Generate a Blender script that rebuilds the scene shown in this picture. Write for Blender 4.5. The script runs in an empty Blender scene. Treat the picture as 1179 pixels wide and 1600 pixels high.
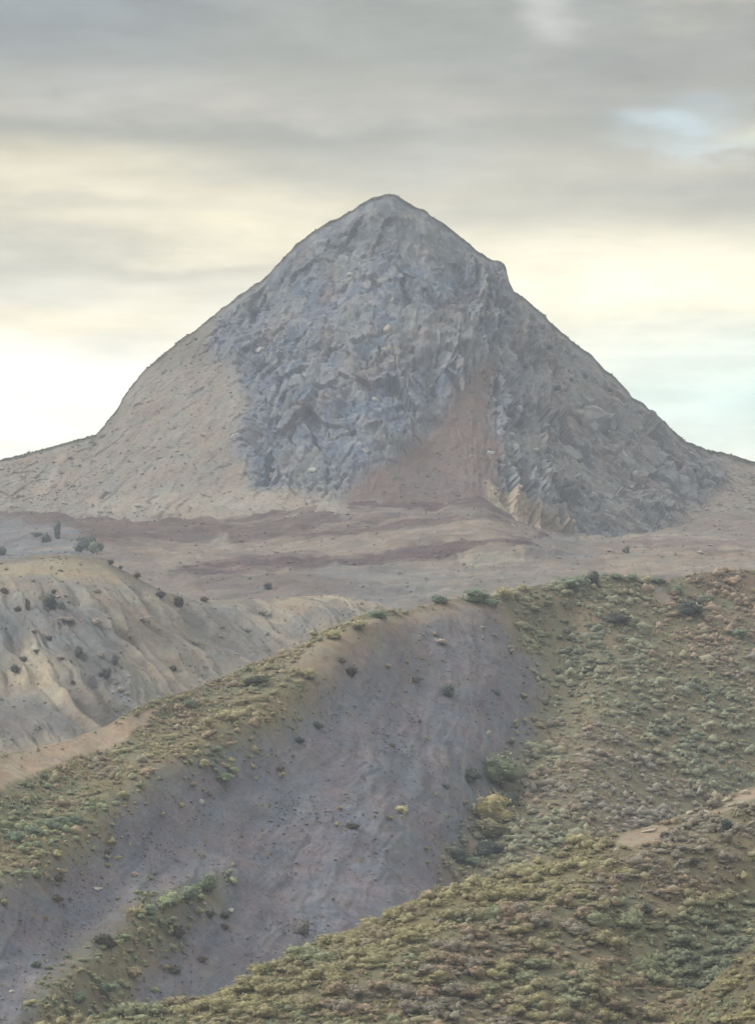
import bpy, bmesh, math, random
import numpy as np
from mathutils import Vector

# ------------------------------------------------------------------ camera, sky, sun, exposure
scene = bpy.context.scene
COL = scene.collection
W0, H0, F, HY = 1179.0, 1600.0, 6515.0, 1250.0      # photo size, focal length and eye-level row in photo pixels

cam_data = bpy.data.cameras.new("camera")
cam = bpy.data.objects.new("camera", cam_data)
COL.objects.link(cam)
cam.location = (0, 0, 0)
cam.rotation_euler = (math.radians(90), 0, 0)
cam_data.sensor_fit = 'VERTICAL'
cam_data.sensor_height = 24.0
cam_data.lens = 24.0 * F / H0
cam_data.shift_y = (HY - H0 / 2) / H0
cam_data.clip_start = 0.5
cam_data.clip_end = 20000
scene.camera = cam

SUN_AZ, SUN_EL = math.radians(-88), math.radians(40)   # from the left, through thin cloud
EXPOSURE = 0.50
SKY_STRENGTH = 0.1
SUN_STRENGTH = 1.9
SKY_GAIN = 0.90


def lin(c):
    return tuple((x / 255.0 / 12.92) if x / 255.0 <= 0.04045 else ((x / 255.0 + 0.055) / 1.055) ** 2.4 for x in c)


world = bpy.data.worlds.new("World")
scene.world = world
world.use_nodes = True
nt = world.node_tree
nt.nodes.clear()


def N(tree, kind, **kw):
    n = tree.nodes.new(kind)
    for k, v in kw.items():
        setattr(n, k, v)
    return n


def M(tree, op, a, b=None, c=None, clamp=False):
    n = tree.nodes.new('ShaderNodeMath')
    n.operation = op
    n.use_clamp = clamp
    for i, v in enumerate((a, b, c)):
        if v is None:
            continue
        if isinstance(v, (int, float)):
            n.inputs[i].default_value = v
        else:
            tree.links.new(v, n.inputs[i])
    return n.outputs[0]


def MIX(tree, fac, a, b, blend='MIX'):
    n = tree.nodes.new('ShaderNodeMix')
    n.data_type = 'RGBA'
    n.blend_type = blend
    for idx, v in ((0, fac), (6, a), (7, b)):
        if isinstance(v, (int, float)):
            n.inputs[idx].default_value = v
        elif isinstance(v, tuple):
            n.inputs[idx].default_value = (*v[:3], 1)
        else:
            tree.links.new(v, n.inputs[idx])
    return n.outputs[2]


def build_sky():
    t = nt
    tc = N(t, 'ShaderNodeTexCoord')
    sep = N(t, 'ShaderNodeSeparateXYZ')
    t.links.new(tc.outputs['Generated'], sep.inputs[0])
    x, y, z = sep.outputs
    az = M(t, 'ARCTAN2', x, y)
    el = M(t, 'ARCSINE', z)
    # cloud noise: long level streaks, seamless all round
    def streak(sc, flat, detail, rough, off):
        comb = N(t, 'ShaderNodeCombineXYZ')
        t.links.new(M(t, 'MULTIPLY_ADD', x, sc, off), comb.inputs[0])
        t.links.new(M(t, 'MULTIPLY', y, sc), comb.inputs[1])
        t.links.new(M(t, 'MULTIPLY', el, sc * flat), comb.inputs[2])
        n = N(t, 'ShaderNodeTexNoise')
        n.inputs['Scale'].default_value = 1.0
        n.inputs['Detail'].default_value = detail
        n.inputs['Roughness'].default_value = rough
        t.links.new(comb.outputs[0], n.inputs['Vector'])
        return n.outputs['Fac']
    n1 = streak(14, 4.0, 5, 0.5, 3.1)
    n2 = streak(34, 3.0, 5, 0.55, 9.7)
    n3 = streak(22, 2.0, 4, 0.5, 17.3)
    # warp the cloud layout a little so that no edge is geometric
    azw = M(t, 'ADD', az, M(t, 'MULTIPLY', M(t, 'SUBTRACT', n3, 0.5), 0.05))
    elw = M(t, 'ADD', el, M(t, 'MULTIPLY', M(t, 'SUBTRACT', n1, 0.5), 0.020))
    elw = M(t, 'ADD', elw, M(t, 'MULTIPLY', M(t, 'SUBTRACT', n2, 0.5), 0.010))
    f = M(t, 'MULTIPLY', M(t, 'SUBTRACT', n1, 0.36), 3.4, clamp=True)
    col = MIX(t, f, lin((152, 154, 149)), lin((198, 192, 172)))
    def blob(col, px, py, sx, sy, c, amt):
        a0, e0 = (px - W0 / 2) / F, (HY - py) / F
        da = M(t, 'DIVIDE', M(t, 'SUBTRACT', azw, a0), sx / F)
        de = M(t, 'DIVIDE', M(t, 'SUBTRACT', elw, e0), sy / F)
        r2 = M(t, 'ADD', M(t, 'MULTIPLY', da, da), M(t, 'MULTIPLY', de, de))
        g = M(t, 'MULTIPLY', M(t, 'EXPONENT', M(t, 'MULTIPLY', r2, -0.5)), amt)
        return MIX(t, g, col, lin(c))
    # low, brighter air under the cloud deck all round the horizon
    low = M(t, 'SUBTRACT', 1.0, M(t, 'MULTIPLY', M(t, 'SUBTRACT', elw, (HY - 650) / F), F / 400.0, clamp=True))
    low = M(t, 'MULTIPLY', M(t, 'MULTIPLY', low, low), M(t, 'MULTIPLY_ADD', low, -2.0, 3.0))
    col = MIX(t, M(t, 'MULTIPLY', low, 0.9), col, lin((270, 266, 244)))
    for b in BLOBS:
        col = blob(col, *b)
    # thin variation on top
    n4 = streak(52, 5.0, 6, 0.6, 27.1)
    fine = M(t, 'MULTIPLY_ADD', M(t, 'SUBTRACT', n2, 0.5), 0.58, 1.0)
    fine = M(t, 'MULTIPLY', fine, M(t, 'MULTIPLY_ADD', M(t, 'SUBTRACT', n4, 0.5), 0.32, 1.0))
    # an overcast sky grows brighter towards the zenith
    zen = M(t, 'MULTIPLY_ADD', M(t, 'MULTIPLY', M(t, 'SUBTRACT', el, 0.22), 1.1, clamp=True), 1.9, 1.0)
    gain = M(t, 'MULTIPLY', M(t, 'MULTIPLY', fine, zen), SKY_GAIN / SKY_STRENGTH)
    v = N(t, 'ShaderNodeVectorMath', operation='SCALE')
    t.links.new(col, v.inputs[0])
    t.links.new(gain, v.inputs['Scale'])
    sky = N(t, 'ShaderNodeTexSky')
    sky.sky_type = 'NISHITA'
    sky.sun_disc = False
    sky.sun_elevation = SUN_EL
    sky.sun_rotation = SUN_AZ
    sky.dust_density = 2.0
    out = MIX(t, 0.93, sky.outputs[0], v.outputs[0])
    bg = N(t, 'ShaderNodeBackground')
    bg.inputs['Strength'].default_value = SKY_STRENGTH
    t.links.new(out, bg.inputs['Color'])
    wo = N(t, 'ShaderNodeOutputWorld')
    t.links.new(bg.outputs[0], wo.inputs['Surface'])


# soft cloud patches: photo column, row, half-width, half-height, colour, amount
BLOBS = [
    (40, 20, 330, 70, (130, 140, 146), 0.85),
    (640, 60, 420, 50, (150, 153, 146), 0.75),
    (200, 155, 140, 22, (190, 188, 180), 0.7),
    (600, 190, 190, 24, (192, 188, 177), 0.7),
    (330, 225, 420, 26, (148, 152, 146), 0.8),
    (1000, 110, 230, 45, (150, 151, 145), 0.8),
    (40, 290, 260, 36, (234, 224, 193), 0.9),
    (330, 360, 280, 60, (242, 231, 198), 0.95),
    (60, 420, 190, 26, (194, 191, 174), 0.8),
    (150, 470, 200, 16, (199, 197, 186), 0.6),
    (250, 470, 100, 16, (236, 227, 203), 0.7),
    (860, 280, 150, 26, (224, 213, 188), 0.85),
    (1080, 300, 190, 34, (174, 174, 162), 0.85),
    (980, 345, 260, 18, (194, 191, 175), 0.6),
    (970, 445, 330, 54, (274, 265, 232), 1.0),
    (20, 640, 260, 100, (278, 276, 262), 1.0),
    (1150, 630, 250, 66, (226, 249, 240), 0.85),
    (1065, 208, 42, 14, (198, 214, 217), 0.85),
    (1115, 175, 36, 14, (180, 191, 193), 0.6),
    (1095, 234, 60, 7, (205, 219, 220), 0.6),
    (1165, 225, 40, 11, (232, 230, 208), 0.8),
    (70, 505, 170, 24, (258, 246, 212), 0.8),
    (470, 290, 240, 13, (188, 187, 174), 0.6),
    (650, 262, 200, 20, (184, 185, 175), 0.6),
    (130, 338, 190, 11, (203, 199, 182), 0.6),
    (300, 432, 170, 10, (200, 196, 178), 0.6),
    (760, 345, 150, 12, (206, 202, 186), 0.6),
    (1110, 0, 130, 18, (226, 214, 190), 0.8),
    (850, 40, 36, 30, (203, 202, 196), 0.7),
]
build_sky()

sun_data = bpy.data.lights.new("sun", 'SUN')
sun_data.energy = SUN_STRENGTH
sun_data.angle = math.radians(14)
sun_data.color = (1.0, 0.93, 0.82)
sun = bpy.data.objects.new("sun", sun_data)
COL.objects.link(sun)
sd = Vector((math.sin(SUN_AZ) * math.cos(SUN_EL), math.cos(SUN_AZ) * math.cos(SUN_EL), math.sin(SUN_EL)))
sun.rotation_euler = sd.to_track_quat('Z', 'Y').to_euler()

vs = scene.view_settings
vs.view_transform = 'Standard'
vs.look = 'None'
vs.exposure = EXPOSURE
vs.gamma = 1.0
vs.use_curve_mapping = False
scene.cycles.max_bounces = 6
scene.cycles.diffuse_bounces = 4

# ------------------------------------------------------------------ numpy noise
rng = np.random.default_rng(7)
random.seed(7)
PERM = rng.permutation(4096).astype(np.int64)
GRAD = rng.normal(size=(4096, 3)).astype(np.float32)
GRAD /= np.linalg.norm(GRAD, axis=1)[:, None]
RND = rng.random((4096, 6)).astype(np.float32)


def _hash(i, j, k):
    return PERM[(PERM[(PERM[i & 4095] + j) & 4095] + k) & 4095]


def perlin(p):
    p = np.asarray(p, np.float32)
    i = np.floor(p).astype(np.int64)
    f = p - i
    u = f * f * f * (f * (f * 6 - 15) + 10)
    out = 0
    for dx in (0, 1):
        wx = u[:, 0] if dx else 1 - u[:, 0]
        for dy in (0, 1):
            wy = u[:, 1] if dy else 1 - u[:, 1]
            for dz in (0, 1):
                wz = u[:, 2] if dz else 1 - u[:, 2]
                g = GRAD[_hash(i[:, 0] + dx, i[:, 1] + dy, i[:, 2] + dz)]
                d = g[:, 0] * (f[:, 0] - dx) + g[:, 1] * (f[:, 1] - dy) + g[:, 2] * (f[:, 2] - dz)
                out = out + wx * wy * wz * d
    return out * 1.5


def fbm(p, scale, octaves=4, gain=0.5, lac=2.03, off=0.0, ridged=False):
    p = np.asarray(p, np.float32) / scale + off
    a, s, tot = 1.0, 0, 0
    for _ in range(octaves):
        n = perlin(p)
        if ridged:
            n = 1 - 2 * np.abs(n)
        s = s + a * n
        tot += a
        a *= gain
        p = p * lac + 7.7
    return s / tot


def voronoi(p, scale, off=0.0):
    """nearest cell: distance F1, F2, offset vector, cell hash"""
    p = np.asarray(p, np.float32) / scale + off
    i = np.floor(p).astype(np.int64)
    f = (p - i).astype(np.float32)
    n = len(p)
    d1 = np.full(n, 9., np.float32)
    d2 = np.full(n, 9., np.float32)
    hid = np.zeros(n, np.int64)
    vec = np.zeros((n, 3), np.float32)
    for dx in (-1, 0, 1):
        for dy in (-1, 0, 1):
            for dz in (-1, 0, 1):
                h = _hash(i[:, 0] + dx, i[:, 1] + dy, i[:, 2] + dz)
                v = f - (RND[h, :3] + np.array((dx, dy, dz), np.float32))
                d = np.einsum('ij,ij->i', v, v)
                closer = d < d1
                d2 = np.where(closer, d1, np.minimum(d2, d))
                vec[closer] = v[closer]
                hid[closer] = h[closer]
                d1 = np.where(closer, d, d1)
    return np.sqrt(d1), np.sqrt(d2), vec * scale, hid


def sstep(a, b, x):
    t = np.clip((x - a) / (b - a), 0, 1)
    return t * t * (3 - 2 * t)


# ------------------------------------------------------------------ helpers for terrain
def to_world(px, py, D):
    return np.stack([(px - W0 / 2) / F * D, D, (HY - py) / F * D], -1)


def project(P):
    return W0 / 2 + F * P[:, 0] / P[:, 1], HY - F * P[:, 2] / P[:, 1]


def curve(pts, u):
    a = np.array(pts, float)
    return np.interp(u, a[:, 0], a[:, 1])


def smooth_line(pts, width=46.0):
    x = np.arange(-260, 1441, 4.0)
    y = curve(pts, x)
    k = np.exp(-0.5 * (np.arange(-30, 31) * 4.0 / (width / 2)) ** 2)
    y = np.convolve(np.pad(y, 30, mode='edge'), k / k.sum(), 'valid')
    return list(zip(x, y))


def poly_mask(qx, qy, pts, soft):
    pts = np.array(pts, float)
    inside = np.zeros(len(qx), bool)
    dist = np.full(len(qx), 1e9)
    m = len(pts)
    for k in range(m):
        ax, ay = pts[k]
        bx, by = pts[(k + 1) % m]
        if ay != by:
            c = ((ay > qy) != (by > qy)) & (qx < (bx - ax) * (qy - ay) / (by - ay) + ax)
            inside ^= c
        L = (bx - ax) ** 2 + (by - ay) ** 2 + 1e-9
        tt = np.clip(((qx - ax) * (bx - ax) + (qy - ay) * (by - ay)) / L, 0, 1)
        dist = np.minimum(dist, np.hypot(qx - ax - tt * (bx - ax), qy - ay - tt * (by - ay)))
    s = np.where(inside, dist, -dist)
    return sstep(-soft, soft, s)


def line_dist(qx, qy, pts):
    pts = np.array(pts, float)
    dist = np.full(len(qx), 1e9)
    for k in range(len(pts) - 1):
        ax, ay = pts[k]
        bx, by = pts[k + 1]
        L = (bx - ax) ** 2 + (by - ay) ** 2 + 1e-9
        tt = np.clip(((qx - ax) * (bx - ax) + (qy - ay) * (by - ay)) / L, 0, 1)
        dist = np.minimum(dist, np.hypot(qx - ax - tt * (bx - ax), qy - ay - tt * (by - ay)))
    return dist


class Hill:
    """A slope lofted through contour lines from the crest down to its foot."""

    def __init__(self, u, contours, rows, back=(150, 90)):
        L = []
        for py, D in contours:
            d = curve(D, u) if not np.isscalar(D) else np.full(len(u), float(D))
            L.append(to_world(u, curve(py, u), d))
        grid = []
        # the far side, falling away behind the crest
        bk = L[0].copy()
        bk[:, 1] += back[0]
        bk[:, 2] -= back[1]
        nb = 8
        for k in range(nb):
            t = k / nb
            w = bk * (1 - t) + L[0] * t
            w[:, 2] += back[1] * 0.35 * math.sin(math.pi * t) * 0.6
            grid.append(w)
        for k in range(len(L) - 1):
            for r in range(rows[k]):
                t = r / rows[k]
                grid.append(L[k] * (1 - t) + L[k + 1] * t)
        grid.append(L[-1])
        G = np.array(grid)
        self.nb = nb
        self.R, self.C = G.shape[:2]
        self.P = G.reshape(-1, 3)
        self.vrow = np.repeat(np.arange(self.R), self.C)
        self.front = self.vrow >= nb
        self.crestfade = sstep(0, 20, np.abs(self.vrow - nb))
        self.width = np.tile(np.gradient(u), self.R)
        self.qx, self.qy = project(self.P)
        self.color = None

    def normals(self):
        G = self.P.reshape(self.R, self.C, 3)
        du = np.gradient(G, axis=1)
        dv = np.gradient(G, axis=0)
        n = np.cross(dv, du).reshape(-1, 3)
        n /= np.linalg.norm(n, axis=1)[:, None] + 1e-9
        return n

    def push(self, amount, normals=None):
        n = self.normals() if normals is None else normals
        self.P = self.P + n * amount[:, None]

    def build(self, name, mat, label=None, smooth=True):
        R, C = self.R, self.C
        idx = np.arange(R * C).reshape(R, C)
        q = np.stack([idx[:-1, :-1], idx[1:, :-1], idx[1:, 1:], idx[:-1, 1:]], -1).reshape(-1, 4)
        o = mesh_np(name, self.P, q, mat, self.color, smooth)
        o['kind'] = 'structure'
        if label:
            o['label'] = label
        return o

    def at(self, px, py):
        x, y = project(self.P)
        d = (x - px) ** 2 + (y - py) ** 2 + np.where(self.front, 0, 1e9)
        return self.P[int(np.argmin(d))]


def mesh_np(name, verts, faces, mat, colors=None, smooth=True):
    me = bpy.data.meshes.new(name)
    verts = np.asarray(verts, np.float32)
    faces = np.asarray(faces, np.int32)
    nf, k = faces.shape
    me.vertices.add(len(verts))
    me.vertices.foreach_set('co', verts.ravel())
    me.loops.add(nf * k)
    me.loops.foreach_set('vertex_index', faces.ravel())
    me.polygons.add(nf)
    me.polygons.foreach_set('loop_start', np.arange(0, nf * k, k, dtype=np.int32))
    me.polygons.foreach_set('loop_total', np.full(nf, k, np.int32))
    me.polygons.foreach_set('use_smooth', np.full(nf, smooth, bool))
    me.update(calc_edges=True)
    if colors is not None:
        a = me.color_attributes.new('Col', 'FLOAT_COLOR', 'POINT')
        c = np.ones((len(verts), 4), np.float32)
        c[:, :3] = colors
        a.data.foreach_set('color', c.ravel())
    me.materials.append(mat)
    o = bpy.data.objects.new(name, me)
    COL.objects.link(o)
    return o


# ------------------------------------------------------------------ materials
def earth_material(name, grain, bump, coarse=None, mottled=0.35):
    m = bpy.data.materials.new(name)
    m.use_nodes = True
    t = m.node_tree
    b = t.nodes['Principled BSDF']
    b.inputs['Roughness'].default_value = 0.95
    b.inputs['Specular IOR Level'].default_value = 0.12
    at = N(t, 'ShaderNodeAttribute', attribute_name='Col')
    tc = N(t, 'ShaderNodeTexCoord')
    n = N(t, 'ShaderNodeTexNoise')
    n.inputs['Scale'].default_value = 1.0 / grain
    n.inputs['Detail'].default_value = 6
    n.inputs['Roughness'].default_value = 0.65
    t.links.new(tc.outputs['Object'], n.inputs['Vector'])
    f = M(t, 'MULTIPLY_ADD', M(t, 'SUBTRACT', n.outputs['Fac'], 0.5), mottled * 2.2, 1.0)
    n2 = N(t, 'ShaderNodeTexNoise')
    n2.inputs['Scale'].default_value = 1.0 / (grain * 4.5)
    n2.inputs['Detail'].default_value = 4
    n2.inputs['Roughness'].default_value = 0.6
    n2.inputs['Distortion'].default_value = 0.8
    t.links.new(tc.outputs['Object'], n2.inputs['Vector'])
    f2 = M(t, 'MULTIPLY_ADD', M(t, 'SUBTRACT', n2.outputs['Fac'], 0.5), mottled * 1.9, 1.0)
    hue = N(t, 'ShaderNodeTexNoise')
    hue.inputs['Scale'].default_value = 1.0 / (grain * 7)
    hue.inputs['Detail'].default_value = 3
    t.links.new(tc.outputs['Object'], hue.inputs['Vector'])
    hf = M(t, 'MULTIPLY_ADD', M(t, 'SUBTRACT', hue.outputs['Fac'], 0.5), 3.0, 0.5, clamp=True)
    tint = MIX(t, hf, (0.93, 1.01, 1.06), (1.06, 0.985, 0.95))
    base = MIX(t, 1.0, at.outputs['Color'], tint, 'MULTIPLY')
    v = N(t, 'ShaderNodeVectorMath', operation='SCALE')
    t.links.new(base, v.inputs[0])
    t.links.new(M(t, 'MULTIPLY', f, f2), v.inputs['Scale'])
    t.links.new(v.outputs[0], b.inputs['Base Color'])
    bp = N(t, 'ShaderNodeBump')
    bp.inputs['Strength'].default_value = bump
    bp.inputs['Distance'].default_value = grain * 0.6
    t.links.new(n.outputs['Fac'], bp.inputs['Height'])
    t.links.new(bp.outputs[0], b.inputs['Normal'])
    return m


def foliage_material(name, by_object):
    m = bpy.data.materials.new(name)
    m.use_nodes = True
    t = m.node_tree
    b = t.nodes['Principled BSDF']
    b.inputs['Roughness'].default_value = 0.8
    b.inputs['Specular IOR Level'].default_value = 0.15
    at = N(t, 'ShaderNodeAttribute', attribute_name='Col')
    src = at.outputs['Color']
    if by_object:
        oi = N(t, 'ShaderNodeObjectInfo')
        src = MIX(t, 1.0, at.outputs['Color'], oi.outputs['Color'], 'MULTIPLY')
    geo = N(t, 'ShaderNodeNewGeometry')
    ns = N(t, 'ShaderNodeTexNoise')
    ns.inputs['Scale'].default_value = 3.6
    ns.inputs['Detail'].default_value = 3
    ns.inputs['Roughness'].default_value = 0.7
    t.links.new(geo.outputs['Position'], ns.inputs['Vector'])
    sp = N(t, 'ShaderNodeVectorMath', operation='SCALE')
    t.links.new(src, sp.inputs[0])
    t.links.new(M(t, 'MULTIPLY_ADD', M(t, 'SUBTRACT', ns.outputs['Fac'], 0.5), 1.5, 1.08), sp.inputs['Scale'])
    src = sp.outputs[0]
    bp = N(t, 'ShaderNodeBump')
    bp.inputs['Strength'].default_value = 0.8
    bp.inputs['Distance'].default_value = 0.15
    t.links.new(ns.outputs['Fac'], bp.inputs['Height'])
    t.links.new(bp.outputs[0], b.inputs['Normal'])
    t.links.new(src, b.inputs['Base Color'])
    tr = N(t, 'ShaderNodeBsdfTranslucent')            # leaves let some light through
    t.links.new(src, tr.inputs['Color'])
    mx = N(t, 'ShaderNodeMixShader')
    mx.inputs[0].default_value = 0.28
    t.links.new(b.outputs[0], mx.inputs[1])
    t.links.new(tr.outputs[0], mx.inputs[2])
    t.links.new(mx.outputs[0], t.nodes['Material Output'].inputs['Surface'])
    return m


def plain_material(name, color, grain, rough=0.9, bump=0.5, var=0.4):
    m = bpy.data.materials.new(name)
    m.use_nodes = True
    t = m.node_tree
    b = t.nodes['Principled BSDF']
    b.inputs['Roughness'].default_value = rough
    b.inputs['Specular IOR Level'].default_value = 0.15
    tc = N(t, 'ShaderNodeTexCoord')
    n = N(t, 'ShaderNodeTexNoise')
    n.inputs['Scale'].default_value = 1.0 / grain
    n.inputs['Detail'].default_value = 5
    t.links.new(tc.outputs['Object'], n.inputs['Vector'])
    f = M(t, 'MULTIPLY_ADD', M(t, 'SUBTRACT', n.outputs['Fac'], 0.5), var * 2, 1.0)
    oi = N(t, 'ShaderNodeObjectInfo')
    c = MIX(t, 1.0, color, oi.outputs['Color'], 'MULTIPLY')
    v = N(t, 'ShaderNodeVectorMath', operation='SCALE')
    t.links.new(c, v.inputs[0])
    t.links.new(f, v.inputs['Scale'])
    t.links.new(v.outputs[0], b.inputs['Base Color'])
    bp = N(t, 'ShaderNodeBump')
    bp.inputs['Strength'].default_value = bump
    bp.inputs['Distance'].default_value = grain * 0.5
    t.links.new(n.outputs['Fac'], bp.inputs['Height'])
    t.links.new(bp.outputs[0], b.inputs['Normal'])
    return m


ROCK = earth_material('weathered_rock', 2.6, 0.5, mottled=0.30)
EARTH = earth_material('bare_earth', 1.9, 0.6, mottled=0.34)
SCREE = earth_material('scree_and_soil', 1.0, 0.6, mottled=0.36)
LEAF_OBJ = foliage_material('shrub_foliage', True)
LEAF_VC = foliage_material('scrub_foliage', False)
BARK = plain_material('bark', (0.09, 0.07, 0.055), 0.2)
STONE = plain_material('pale_stone', (1.0, 1.0, 1.0), 1.2, bump=0.6, var=0.3)

GAIN = 0.78


def A(r, g, b):
    """albedo of a surface"""
    return np.array((r, g, b), float) * GAIN


def paint(col, mask, c):
    m = mask[:, None]
    return col * (1 - m) + np.asarray(c) * m


def columns(a, b, step, wide_a=-620, wide_b=1820):
    """fine columns where the photograph looks, coarser ones where the slopes run on past its sides"""
    parts = [np.arange(a, b, step)]
    if wide_a < a:
        parts.insert(0, np.arange(wide_a, a - 4, 11.0))
    if wide_b > b:
        parts.append(np.arange(b, wide_b, 11.0))
    return np.concatenate(parts)


U = columns(-120, 1300, 2.6)

# ------------------------------------------------------------------ the peak
CREST = [(-260, 770), (-60, 733), (0, 719), (40, 709), (80, 698), (120, 687), (150, 679), (165, 663), (185, 636), (200, 611),
         (220, 584), (245, 561), (275, 536), (300, 519), (325, 498), (350, 479), (370, 464), (385, 453), (405, 441),
         (425, 423), (445, 401), (470, 376), (490, 361), (515, 347), (545, 332), (562, 319), (580, 310), (600, 304),
         (615, 304), (632, 314), (650, 324), (666, 330), (680, 342), (705, 359), (725, 376), (745, 391), (765, 404),
         (780, 408), (789, 412), (794, 438), (802, 453), (820, 466), (835, 481), (850, 493), (865, 509), (885, 526),
         (905, 541), (925, 554), (940, 573), (960, 589), (975, 604), (985, 620), (1005, 631), (1020, 646), (1040, 661),
         (1055, 678), (1075, 691), (1100, 701), (1140, 710), (1179, 722), (1260, 752), (1440, 800)]
FOOT = [(-260, 815), (0, 806), (60, 806), (130, 812), (320, 815), (400, 805), (520, 785), (545, 781), (690, 788), (750, 772),
        (770, 796), (870, 836), (960, 840), (1050, 826), (1120, 812), (1179, 806), (1440, 812)]
FOOT_D = [(-260, 2440), (0, 2430), (130, 2405), (320, 2330), (520, 2290), (650, 2280), (800, 2290), (950, 2330), (1100, 2400),
          (1440, 2450)]

FOOT = smooth_line(FOOT, 36.0)
FOOT_D = smooth_line(FOOT_D, 160.0)


def build_peak():
    h = Hill(U, [(CREST, 2500), (FOOT, FOOT_D), ([(p, y + 45) for p, y in FOOT], [(p, d - 45) for p, d in FOOT_D])],
             [215, 12], back=(260, 210))
    P, qx, qy = h.P, h.qx, h.qy
    warp = fbm(P, 40, 3) * 16
    wx, wy = qx + warp, qy + fbm(P, 40, 3, off=31) * 14
    nrm = h.normals()
    rock = poly_mask(wx, wy, [(612, 290), (800, 400), (1010, 620), (1120, 690), (1130, 760), (1010, 840), (870, 850),
                              (770, 770), (560, 770), (520, 775), (440, 765), (390, 750), (372, 690), (386, 640), (378, 575), (330, 540),
                              (330, 490), (400, 425), (500, 340)], 20)
    fan = poly_mask(wx, wy, [(775, 545), (768, 640), (784, 710), (772, 790), (600, 795), (535, 792), (548, 762), (620, 705),
                             (680, 652), (725, 595)], 15)
    upper = poly_mask(wx, wy, [(612, 290), (700, 340), (760, 420), (700, 430), (600, 400), (500, 440), (430, 460),
                               (500, 350)], 40)
    rmask = rock * (1 - 0.85 * fan)
    # big forms: hollow behind the fan, ribs on the right shoulder, a step at the edge of the smooth flank
    disp = fbm(P, 70, 4) * 5.0
    disp -= 7.0 * np.exp(-((qx - 690) / 90) ** 2 - ((qy - 690) / 90) ** 2)
    disp += 3.5 * (0.12 + 0.9 * rmask) * fbm(P * np.array((1, 0.6, 0.6)), 24, 4, ridged=True)
    disp += (1 - rmask) * 0.9 * fbm(P, 9, 4)
    edge = sstep(-6, 10, qx - 384 - 0.12 * (qy - 620) + warp * 0.4) * sstep(520, 600, qy) * (1 - sstep(720, 780, qy))
    disp -= 3.2 * edge * (1 - sstep(0, 60, qx - 394))
    # slabs and blocks: tilted facets parted by steps, upright in the middle, slanting on the right shoulder
    lean = sstep(700, 900, qx)
    xs_ = P[:, 0] + (0.75 * lean - 0.12) * P[:, 2]
    PS = np.stack([xs_, P[:, 1] * 0.8, P[:, 2] * 0.62], -1)

    def slabs(size, zf, warp_a, tilt_a, step, off):
        Q = np.stack([xs_, P[:, 1] * 0.8, P[:, 2] * zf], -1)
        w = np.stack([fbm(P, size * 1.3, 2, off=off + 1), fbm(P, size * 1.3, 2, off=off + 2), fbm(P, size * 1.3, 2, off=off + 3)], -1)
        f1, f2, v, hh = voronoi(Q + w * warp_a, size, off=off)
        tl = RND[hh][:, 3:6] * 2 - 1
        return f1, f2, hh, np.einsum('ij,ij->i', v, tl) * tilt_a + (RND[hh, 0] - 0.5) * step
    d1, d2, hid, b1 = slabs(21.0, 0.48, 3.0, 0.34, 4.2, 0.0)
    e1, e2, hid2, b2 = slabs(8.5, 0.55, 1.6, 0.46, 2.2, 3.3)
    _, _, hid3, b3 = slabs(3.6, 0.65, 0.8, 0.5, 0.9, 6.1)
    chute = fbm(np.stack([xs_, P[:, 1] * 0.6, P[:, 2] * 0.22], -1), 30, 4, off=77, ridged=True)
    b1 = b1 - 3.2 * sstep(0.4, 0.75, chute)
    b2 = b2 + b3 - 1.1 * (1 - sstep(0.0, 0.10, e2 - e1))
    rug = 0.4 + 0.5 * sstep(-0.35, 0.45, fbm(P, 45, 3, off=52))
    rug *= (1 - 0.5 * upper) * (1 + 0.6 * sstep(720, 860, qx))
    disp += (rmask * rug + (1 - rmask) * 0.10 * (1 - fan)) * b1 + (rmask * rug + (1 - rmask) * 0.20 * (1 - 0.8 * fan)) * b2 + 0.3 * fbm(P, 4, 3, off=61)
    fadec = 0.10 + 0.90 * h.crestfade
    crag = (1 - h.crestfade) * (1.6 * fbm(P, 7, 3, off=71) + 0.8 * np.maximum(fbm(P, 14, 2, off=75), 0)) * sstep(60, 200, qx)
    down = np.maximum(qy - curve(CREST, qx), 0)
    disp = np.where(disp > 0, disp * sstep(-5, 40, down), disp)
    h.push(disp * fadec, nrm)
    h.P[:, 2] += crag
    # rock colours, with haze blue and the shade of chutes painted in
    c = np.tile(A(0.288, 0.264, 0.247), (len(P), 1))   # smooth beige flank
    c = paint(c, 0.7 * sstep(-0.1, 0.5, fbm(np.stack([P[:, 0] - 0.5 * P[:, 2], P[:, 1], P[:, 2] * 0.4], -1), 22, 4, off=11)), A(0.245, 0.232, 0.225))
    c = paint(c, 0.5 * sstep(0.1, 0.5, fbm(np.stack([P[:, 0] - 0.5 * P[:, 2], P[:, 1], P[:, 2] * 0.5], -1), 8, 3, off=15)), A(0.36, 0.33, 0.305))
    c = paint(c, rock, A(0.152, 0.186, 0.262))  # blue of the distant haze kept in the rock albedo
    c = paint(c, rock * sstep(0.0, 0.5, fbm(P, 55, 3, off=21)) * 0.7, A(0.110, 0.172, 0.285))
    right = sstep(720, 900, wx) * rock
    c = paint(c, right * 0.85, A(0.262, 0.245, 0.252))
    c = paint(c, upper * 0.85, A(0.130, 0.146, 0.172))
    pale = (RND[hid2, 4] > np.where(wx > 740, 0.62, 0.80)) * rmask * sstep(0.04, 0.2, e2 - e1)
    c = paint(c, pale * 0.6, A(0.285, 0.305, 0.35))
    dark = (RND[hid2, 5] > 0.80) * rmask
    c = paint(c, dark * 0.4, A(0.105, 0.115, 0.145))
    c = paint(c, (RND[hid, 4] > 0.75) * rmask * 0.4, A(0.29, 0.29, 0.295))
    ledge = np.exp(-(line_dist(wx, wy, [(450, 655), (540, 610), (640, 540), (740, 465)]) / 13) ** 2) * rock
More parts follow.
